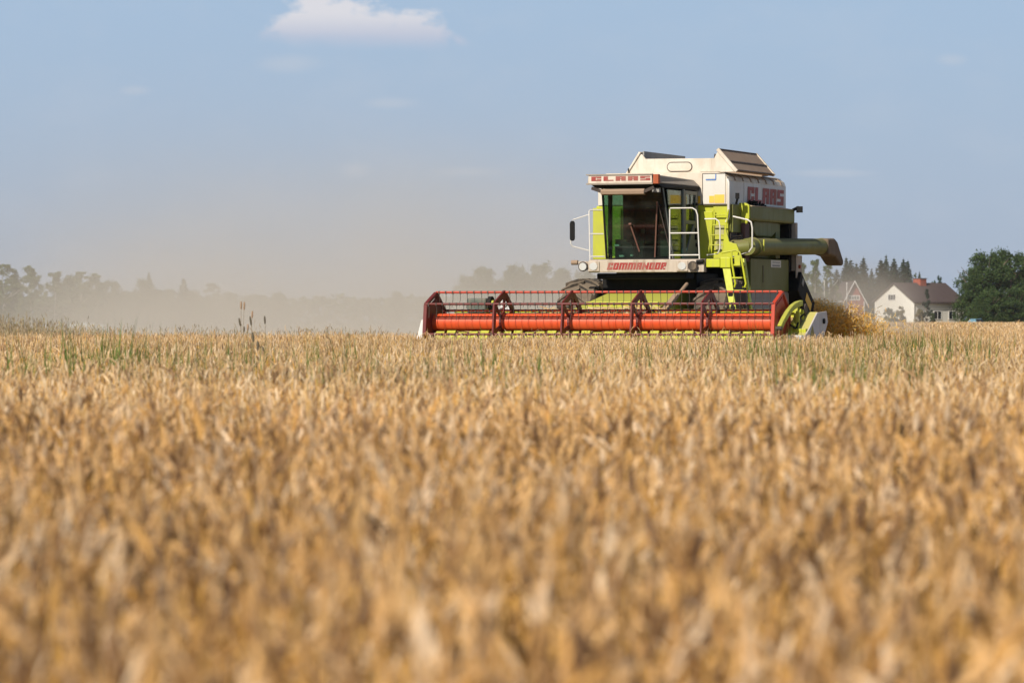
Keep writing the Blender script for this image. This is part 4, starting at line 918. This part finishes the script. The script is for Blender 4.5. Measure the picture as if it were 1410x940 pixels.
def tree(kind, var, px, top, wpx, d, label, group):
    x = px_at(px, d); g = ground_z(x, d); h = CZ + (437-top)/5287*d - g; sw = wpx/5287*d/KW[kind]*1.0
    o = empty(kind + '_tree', (x, d, g), rnd.uniform(0, 6.28)); tag(o, label, 'tree', group)
    cm, tm = PROTO[(kind, var)]
    c = bpy.data.objects.new('crown', cm); t_ = bpy.data.objects.new('trunk', tm)
    for q in (c, t_): COL.objects.link(q); q.parent = o
    o.scale = (sw*TW[kind], sw*TW[kind], h/10); return o
rnd.seed(99)
LEFT = 'trees of the dusty tree line on the left'
for a in [('birch', 0, 6, 358, 52, 690, 'tall hazy tree cut by the left edge of the photo'),
          ('spruce', 0, 22, 372, 24, 700, 'slim hazy conifer right of the tree at the left edge'),
          ('birch', 1, 43, 361, 36, 690, 'tall narrow hazy tree, tallest of the left tree line after the edge tree'),
          ('birch', 2, 76, 369, 40, 700, 'hazy tree with a rounded top right of the tall narrow one'),
          ('broadleaf', 0, 96, 378, 45, 710, 'low hazy tree filling a gap between two taller birches'),
          ('birch', 0, 112, 369, 48, 695, 'broad ragged hazy birch top left of the leafy pair'),
          ('birch', 1, 130, 372, 38, 700, 'hazy birch merging with the broad ragged one on its right'),
          ('broadleaf', 1, 150, 384, 43, 690, 'rounded hazy tree right of the ragged birches'),
          ('birch', 2, 157, 386, 16, 700, 'thin hazy tree top poking up beside the rounded tree'),
          ('broadleaf', 2, 176, 400, 36, 720, 'low hazy tree in the dip of the left tree line'),
          ('broadleaf', 0, 200, 383, 36, 700, 'peaked hazy tree standing alone above its neighbours'),
          ('spruce', 1, 205, 376, 16, 705, 'hazy conifer tip rising from the peaked tree'),
          ('broadleaf', 1, 228, 396, 43, 720, 'flat topped low hazy tree right of the peaked one'),
          ('spruce', 2, 253, 384, 20, 700, 'thin hazy spruce between two flat topped trees'),
          ('broadleaf', 2, 268, 399, 33, 720, 'low hazy tree right of the thin spruce'),
          ('birch', 0, 292, 386, 38, 700, 'twin topped pale hazy birch, last tall one of the left tree line'),
          ('broadleaf', 0, 318, 401, 40, 730, 'faint low tree fading into the dust right of the twin topped birch'),
          ('broadleaf', 1, 350, 404, 48, 760, 'faintest low tree at the end of the left tree line'),
          ('broadleaf', 2, 385, 402, 31, 800, 'faint bump of a tree lost in the dust left of the harvester'),
          ('broadleaf', 0, 546, 400, 26, 800, 'lone faint round tree in the dust just left of the reel')]:
    tree(*a, LEFT)
MIDG = 'trees behind the reel'
for a in [('broadleaf', 1, 646, 377, 44, 640, 'low rounded tree at the left end of the grove behind the reel'),
          ('broadleaf', 0, 668, 366, 56, 640, 'broad rounded tree, left half of the grove behind the reel'),
          ('broadleaf', 2, 712, 364, 44, 645, 'tree right of the gap in the grove behind the reel'),
          ('broadleaf', 1, 744, 359, 46, 650, 'tallest tree of the grove behind the reel'),
          ('broadleaf', 0, 772, 368, 46, 650, 'slightly lower tree right of the tallest in the grove'),
          ('broadleaf', 2, 802, 371, 44, 655, 'tree at the right end of the grove beside the cab beam'),
          ('broadleaf', 1, 838, 382, 50, 660, 'tree hidden mostly behind the front of the harvester')][:-1]:
    tree(*a, MIDG)
RG = 'conifers behind the houses'
for a in [('birch', 1, 1104, 357, 26, 540, 'dusty birch just right of the harvester body', 'birches behind the chopper'),
          ('birch', 2, 1122, 351, 28, 545, 'tallest dusty birch under the unloading spout', 'birches behind the chopper'),
          ('birch', 0, 1141, 359, 30, 550, 'dusty birch between the spout and the first spruces', 'birches behind the chopper'),
          ('broadleaf', 2, 1118, 392, 60, 560, 'low bushy tree in the dust behind the birches', 'birches behind the chopper'),
          ('broadleaf', 0, 1158, 392, 46, 680, 'low bushy tree behind the gabled red house', 'birches behind the chopper'),
          ('spruce', 0, 1152, 372, 20, 700, 'short dark spruce between the birches and the pair', RG),
          ('spruce', 1, 1165, 356, 20, 700, 'dark spruce, left one of the close pair under the spout tip', RG),
          ('spruce', 2, 1171, 359, 22, 705, 'dark spruce, right one of the close pair under the spout tip', RG),
          ('spruce', 3, 1179, 364, 22, 705, 'stubby spruce left of the sharply pointed one', RG),
          ('spruce', 0, 1189, 356, 22, 690, 'sharply pointed spruce above the roof of the red house', RG),
          ('spruce', 1, 1200, 371, 14, 700, 'smallest dark spruce in the gap of the row', RG),
          ('spruce', 2, 1213, 359, 26, 690, 'wide dark spruce left of the tallest thin one', RG),
          ('spruce', 3, 1220, 353, 16, 695, 'tallest thin spruce above the white gable', RG),
          ('spruce', 0, 1231, 357, 24, 690, 'cone shaped spruce in the middle of the row', RG),
          ('spruce', 1, 1244, 358, 24, 690, 'thick dark spruce left of the chimney', RG),
          ('spruce', 2, 1250, 360, 18, 700, 'thin dark spruce right beside the thick one', RG),
          ('broadleaf', 1, 1224, 386, 60, 720, 'dark low tree mass closing the gap under the spruces', RG),
          ('broadleaf', 0, 1196, 392, 40, 720, 'dark low tree mass right of the red house', RG),
          ('poplar', 0, 1260, 371, 12, 680, 'small light green tree top left of the chimney', RG),
          ('spruce', 3, 1266, 375, 10, 690, 'small conifer tip just left of the chimney', RG),
          ('pine', 0, 1285, 384, 14, 720, 'low small pine crown just right of the chimney', RG),
          ('pine', 0, 1294, 377, 14, 725, 'taller small pine crown above the long roof', RG)]:
    tree(*a)
BG = 'big leafy trees right of the white house'
for a in [('broadleaf', 0, 1341, 364, 42, 600, 'left shoulder tree leaning over the end of the white house'),
          ('broadleaf', 1, 1357, 344, 60, 600, 'big round leafy tree, highest rounded top of the right group'),
          ('broadleaf', 2, 1374, 342, 46, 606, 'leafy tree with an upright top in the middle of the right group'),
          ('poplar', 0, 1391, 340, 32, 600, 'pointed brownish green tree top of the right group'),
          ('broadleaf', 0, 1408, 346, 52, 604, 'leafy tree cut by the right edge of the photo'),
          ('broadleaf', 2, 1362, 402, 34, 590, 'low bushy tree next to the end wall of the white house'),
          ('broadleaf', 1, 1368, 398, 52, 592, 'low spreading tree in front of the big round one'),
          ('broadleaf', 0, 1400, 396, 48, 592, 'low spreading tree at the right edge of the photo')]:
    tree(*a, BG)
# shrubs by the white house
def shrub(px, top, wpx, d, lm, name, label, seed, h=3., pt=.2):
    x = px_at(px, d); g = ground_z(x, d); hh = CZ + (437-top)/5287*d - g; w = wpx/5287*d
    o = empty(name, (x, d, g)); tag(o, label, 'shrub', 'shrubs by the white house')
    crown_round(hh, w, seed, 3000, .12, .0, pt, 40, .2, 1.5).build('crown', lm, o); trunk_mb(hh, .07, 6, seed, w, .8).build('trunk', M_BARK, o)
shrub(1276, 390, 18, 585, L_SPR, 'columnar_juniper', 'tall dark columnar evergreen in front of the white house', 91, pt=.75)
shrub(1266, 424, 14, 583, L_DRY, 'dry_bush', 'brownish dry bush left of the columnar evergreen', 92)
shrub(1284, 430, 9, 583, L_DEC, 'garden_bush', 'green bush under the first long wall window', 93)
shrub(1226, 424, 22, 583, L_DEC, 'garden_bush', 'rounded bush in the dust before the white gable', 94)
shrub(1241, 421, 16, 584, L_DRY, 'dry_bush', 'twiggy bush right of the rounded one before the gable', 95)
# far wood
rnd.seed(17); mb = MB()
for k in range(16000):
    x = rnd.uniform(-330, 300); yy = 1250 + rnd.uniform(0, 60); g = ground_z(x, yy); top = 9.3 + 1.6*noise.noise((x*.06, 0, 0)) + 1.2*noise.noise((x*.22, 0, 4))
    leaf_quad(mb, Vector((x, yy, g + top*rnd.random()**.8)), rnd.uniform(.8, 1.5))
o = mb.build('far_wood', L_DEC); tag(o, 'far low wood reading as one band behind the dust', None, None, 'stuff')

# ------------------------------------------------------------------ houses
M_PLASTER = mat('white_plaster', (.74, .71, .64), .9, .3, (.60, .56, .48), var=.06)
M_TILE = mat('dark_tile_roof', (.075, .052, .048), .85, .4, (.12, .09, .075), var=.2, scale=1.2, bump=.3)
M_BRICK = mat('red_brick', (.33, .07, .04), .9, .2, var=.15); M_FALU = mat('red_timber', (.25, .055, .045), .85, .3, (.3, .12, .1), var=.1)
M_TRIM = mat('white_trim', (.7, .68, .64), .7)
def gable_house(name, loc, rz, W_, L_, he, hr, wm, rm, over=.4):
    """gable end on local -Y (width W_), long wall on local +X"""
    o = empty(name, loc, rz)
    wall = MB().prism([(-W_/2, 0), (W_/2, 0), (W_/2, he), (0, hr), (-W_/2, he)], 'y', 0, L_).build('wall', wm, o)
    rf = MB(); t_ = .16; sl = (hr-he)/(W_/2)
    for s_ in (-1, 1):
        e = (s_*(W_/2+over), he - over*sl + .02); r_ = (0, hr+.02); rf.prism([e, r_, (0, hr+.02+t_), (e[0], e[1]+t_)], 'y', -over, L_+over)
    roof = rf.build('roof', rm, o); return o, wall, roof
def window(o, side, u, z, w, h, W_, fm=None, bars=1):
    fm = fm or M_TRIM; fr_ = MB(); pn = MB()
    def B(mb, a0, a1, z0, z1, d0, d1):
        if side == 'g': mb.box(a0, a1, -d1, -d0, z0, z1)
        else: mb.box(W_/2+d0, W_/2+d1, a0, a1, z0, z1)
    f = .09
    B(fr_, u-w/2, u+w/2, z+h-f, z+h, .003, .06); B(fr_, u-w/2, u+w/2, z, z+f, .003, .08)
    B(fr_, u-w/2, u-w/2+f, z+f, z+h-f, .003, .06); B(fr_, u+w/2-f, u+w/2, z+f, z+h-f, .003, .06)
    for k in range(bars): c = u-w/2+w*(k+1)/(bars+1); B(fr_, c-.035, c+.035, z+f, z+h-f, .003, .05)
    B(pn, u-w/2+f, u+w/2-f, z+f, z+h-f, .004, .02)
    q = fr_.build('window', fm, o); pn.build('pane', M_PANE, q)
D = 600; xh = px_at(1259, D-2); gz = ground_z(xh, D)
hw_ = 8.8; ang = R(-51)
ca, sa = math.cos(ang), math.sin(ang)
loc = (xh - (hw_/2)*ca, D - 2 - (hw_/2)*sa, gz)
o, wall, roof = gable_house('white_house', loc, ang, hw_, 10.9, 4.15, 6.95, M_PLASTER, M_TILE)
tag(o, 'white plastered house with a dark tiled roof and red brick chimney', 'house')
window(o, 'g', -.55, 4.35, 1.7, .95, hw_, bars=2)
window(o, 's', 5.1, 1.35, 1.75, 1.35, hw_); window(o, 's', 8.4, 1.35, 1.75, 1.35, hw_)
MB().box(-.8, .8, 4.9, 6.3, 6.2, 7.75).build('chimney', M_BRICK, roof, bevel=.05); MB().box(-.88, .88, 4.82, 6.38, 7.751, 7.85).build('chimney_cap', M_TILE, roof)
MB().box(hw_/2+.405, hw_/2+.50, -.3, 11.2, 3.78, 3.90).build('gutter', M_DARK, roof)
MB().tube([(hw_/2+.06, -.02, 0), (hw_/2+.06, -.02, 3.8)], .05, 6).build('downpipe', M_DARK, wall)
D = 560; xg = px_at(1176, D); gz = ground_z(xg, D)
o, wall, roof = gable_house('red_house', (xg, D, gz), R(6), 3.0, 9, 4.0, 6.75, M_FALU, M_TILE, .55)
tag(o, 'small red timber house with a steep white trimmed gable in the dust', 'house')
mb = MB(); sl = 2.75/1.5
for s_ in (-1, 1): mb.prism([(s_*2.1, 4.0-.6*sl+.02), (0, 6.78), (0, 7.02), (s_*2.1, 4.0-.6*sl+.26)], 'y', -.62, -.56)
mb.box(-1.55, -1.40, -.05, -.003, 0, 3.9); mb.box(1.40, 1.55, -.05, -.003, 0, 3.9); mb.build('gable_trim', M_TRIM, roof)
mb = MB().box(-.85, .85, -.06, -.003, 4.15, 4.85); mb.build('window_band', M_TRIM, o)
for k in range(4): MB().box(-.72+k*.38, -.44+k*.38, -.075, -.062, 4.27, 4.73).build('pane', M_PANE, o)
MB().box(-5.0, -1.56, 1.0, 7, 0, 3.8).build('side_wing', M_FALU, o); MB().box(-5.2, -1.6, .7, 7.2, 3.81, 4.05).build('wing_roof', M_TRIM, o)
def pole(px, top, d, label):
    x = px_at(px, d); g = ground_z(x, d); h = CZ + (437-top)/5287*d - g; o = empty('flagpole', (x, d, g)); tag(o, label, 'pole', 'white poles by the red house')
    MB().tube([(0, 0, 0), (0, 0, h)], [.10, .06], 8).build('shaft', M_TRIM, o); MB().tube([(0, 0, h), (0, 0, h+.12), (0, 0, h+.2)], [.09, .12, .02], 8).build('finial', M_TRIM, o)
pole(1135, 388, 545, 'thin white pole under the dusty birches'); pole(1166, 391, 552, 'thin white pole at the left eave of the red house')
# parked car under the big trees
def car(px, d, label):
    x = px_at(px, d); g = ground_z(x, d); o = empty('parked_car', (x, d, g), R(25)); tag(o, label, 'car')
    pm = mat('pale_blue_car_paint', (.16, .30, .38), .3)
    b = MB().hull8([(-.85, -2.1, .28), (.85, -2.1, .28), (.85, 2.1, .28), (-.85, 2.1, .28)], [(-.80, -2.0, .85), (.80, -2.0, .85), (.80, 2.0, .95), (-.80, 2.0, .95)]).hull8([(-.78, -.9, .86), (.78, -.9, .86), (.78, 1.7, .93), (-.78, 1.7, .93)], [(-.60, -.2, 1.45), (.60, -.2, 1.45), (.60, 1.1, 1.45), (-.60, 1.1, 1.45)])
    b.build('body', pm, o, bevel=.06)
    MB().hull8([(-.68, -.86, .93), (.68, -.86, .93), (.68, -.83, .93), (-.68, -.83, .93)], [(-.55, -.30, 1.40), (.55, -.30, 1.40), (.55, -.27, 1.40), (-.55, -.27, 1.40)]).build('windscreen', M_PANE, o)
    for sx in (-1, 1):
        for sy in (-1.3, 1.3):
            w_ = MB().lathe_x([(-.1, .31), (.1, .31)], (sx*.78, sy, .31), 20).build('wheel', M_RUBBER, o); MB().lathe_x([(-.11, .18), (.11, .18)], (sx*.78, sy, .31), 16).build('rim', M_GREY, w_)
        MB().box(sx*.6-.12, sx*.6+.12, -2.07, -2.03, .62, .74).build('headlight', M_LAMP, o)
car(1346, 586, 'pale blue car parked under the big trees, half hidden by the crop')
# wrapped bales on the far left
def bale(px, d, r_, l, label):
    x = px_at(px, d); g = ground_z(x, d); o = MB().lathe_x([(-l/2, r_*.8), (-l/2+.12, r_*.97), (0, r_), (l/2-.12, r_*.97), (l/2, r_*.8)], (0, 0, r_), 20).build('wrapped_bale', mat('pale_blue_wrap', (.50, .58, .62), .35, .2), None, smooth=True)
    o.location = (x, d, g); o.rotation_euler = (0, 0, rnd.uniform(-.4, .4)); tag(o, label, 'bale', 'wrapped bales on the far field')
bale(60, 660, .5, 1.3, 'small pale wrapped bale apart to the left of the others'); bale(101, 655, .62, 1.7, 'pale wrapped bale left of the pair'); bale(118, 655, .75, 1.5, 'largest pale blue wrapped bale, left one of the touching pair')
bale(127, 657, .68, 1.4, 'pale blue wrapped bale, right one of the touching pair'); bale(141, 660, .6, 1.2, 'small wrapped bale at the right end of the row')

# ------------------------------------------------------------------ air and dust
def volume_mat(name, col, dens, aniso=.1, grad=None):
    m = bpy.data.materials.new(name); m.use_nodes = True; t = m.node_tree; t.nodes.clear(); v = N(t, 'ShaderNodeVolumePrincipled'); o = N(t, 'ShaderNodeOutputMaterial'); t.links.new(v.outputs[0], o.inputs['Volume'])
    v.inputs['Color'].default_value = (*col, 1); v.inputs['Density'].default_value = dens; v.inputs['Anisotropy'].default_value = aniso
    if grad: t.links.new(grad(t, dens), v.inputs['Density'])
    return m
hz = MB().box(-1420, 1420, -60, 2400, -8, 30).build('haze', volume_mat('summer_haze', (.86, .90, 1.0), .00005)); tag(hz, 'thin summer haze over the fields', None, None, 'stuff')
def dust_grad(sz, floor_z, scale, power, edge):
    """density falls with height and towards the sides of the cloud, broken into billows"""
    def g(t, dens):
        co = N(t, 'ShaderNodeTexCoord'); s_ = N(t, 'ShaderNodeSeparateXYZ'); t.links.new(co.outputs['Object'], s_.inputs[0])
        no = N(t, 'ShaderNodeTexNoise'); no.inputs['Scale'].default_value = scale; no.inputs['Detail'].default_value = 3; t.links.new(co.outputs['Object'], no.inputs[0])
        z = mathn(t, 'MAXIMUM', mathn(t, 'DIVIDE', mathn(t, 'SUBTRACT', s_.outputs[2], floor_z), sz), 0.)
        h = mathn(t, 'EXPONENT', mathn(t, 'MULTIPLY', z, -power))
        ex = mathn(t, 'SUBTRACT', 1, mathn(t, 'ABSOLUTE', mathn(t, 'DIVIDE', s_.outputs[0], edge[0]))); ey = mathn(t, 'SUBTRACT', 1, mathn(t, 'ABSOLUTE', mathn(t, 'DIVIDE', s_.outputs[1], edge[1])))
        tp = mathn(t, 'SUBTRACT', 1, z)
        e = mathn(t, 'MULTIPLY', mathn(t, 'MULTIPLY', ramp(t, ex, 0, .6), ramp(t, ey, 0, .3)), ramp(t, tp, 0, .35))
        return mathn(t, 'MULTIPLY', mathn(t, 'MULTIPLY', mathn(t, 'MULTIPLY', h, e), mathn(t, 'ADD', mathn(t, 'MULTIPLY', ramp(t, no.outputs[0], .36, .66), 1.5), .22)), dens)
    return g
DCOL = (.74, .67, .59)
def dust(name, loc, half, dens, scale, power, label, rz=0, col=DCOL):
    m = volume_mat(name, col, dens, .0, dust_grad(half[2]*2, -half[2], scale, power, half)); o = MB().box(-half[0], half[0], -half[1], half[1], -half[2], half[2]).build(name, m); o.location = loc; o.rotation_euler = (0, 0, rz)
    tag(o, label, None, None, 'stuff'); return o
dust('dust_cloud', (-30, 330, 7.5), (46, 240, 9.5), .0042, .05, 3.4, 'pale dust hanging over the harvested field on the left')
dust('header_dust', (-4.8, 116, 3.0), (11, 34, 4.2), .115, .17, 3.8, 'beige dust billowing low behind the reel', 0, (.86, .79, .70))
dust('chopper_dust', (6.6, 80, 1.0), (2.3, 9, 1.7), .24, .8, 2.4, 'brown dust rising behind the straw chopper', -R(8))

# ------------------------------------------------------------------ parts of the harvester made of far-apart pieces: one mesh each
def split_part(o):
    me = o.data; n = len(me.vertices)
    if n > 20000 or o.name.startswith('lettering'): return
    par = list(range(n))
    def find(a):
        while par[a] != a: par[a] = par[par[a]]; a = par[a]
        return a
    for e in me.edges:
        a, b = find(e.vertices[0]), find(e.vertices[1])
        if a != b: par[max(a, b)] = min(a, b)
    isl = {}
    for i in range(n): isl.setdefault(find(i), []).append(i)
    if len(isl) < 2 or len(isl) > 400: return
    ks = list(isl); bb = []
    for k in ks:
        co = [me.vertices[i].co for i in isl[k]]; lo = [min(c[j] for c in co) for j in range(3)]; hi = [max(c[j] for c in co) for j in range(3)]; bb.append((lo, hi, max(h-l for l, h in zip(lo, hi))))
    grp = list(range(len(ks)))
    def gf(a):
        while grp[a] != a: a = grp[a]
        return a
    for i in range(len(ks)):
        for j in range(i):
            g2 = sum(max(0, bb[i][0][q]-bb[j][1][q], bb[j][0][q]-bb[i][1][q])**2 for q in range(3))**.5
            if g2 <= max(.02, .49*max(bb[i][2], bb[j][2])):
                a, b = gf(i), gf(j)
                if a != b: grp[max(a, b)] = min(a, b)
    owner = {v: gf(q) for q, k in enumerate(ks) for v in isl[k]}; gs = sorted(set(owner.values()))
    if len(gs) < 2: return
    vs = [tuple(v.co) for v in me.vertices]; fs = [tuple(p.vertices) for p in me.polygons]; sm = [p.use_smooth for p in me.polygons]; base = o.name.split('.')[0]
    for gi_, g in enumerate(gs):
        ids = [i for i in range(n) if owner[i] == g]; mp = {v: q for q, v in enumerate(ids)}; sel = [q for q, f in enumerate(fs) if owner[f[0]] == g]
        m2 = bpy.data.meshes.new(base); m2.from_pydata([vs[i] for i in ids], [], [tuple(mp[v] for v in fs[q]) for q in sel]); m2.materials.append(me.materials[0])
        for p, q in zip(m2.polygons, sel): p.use_smooth = sm[q]
        m2.update()
        if gi_ == 0: o.data = m2
        else: c_ = o.copy(); c_.data = m2; COL.objects.link(c_)
for part in list(root.children):
    subs = list(part.children)
    for q in subs:
        if q.type == 'MESH': split_part(q)
    if part.type == 'MESH' and not subs: split_part(part)
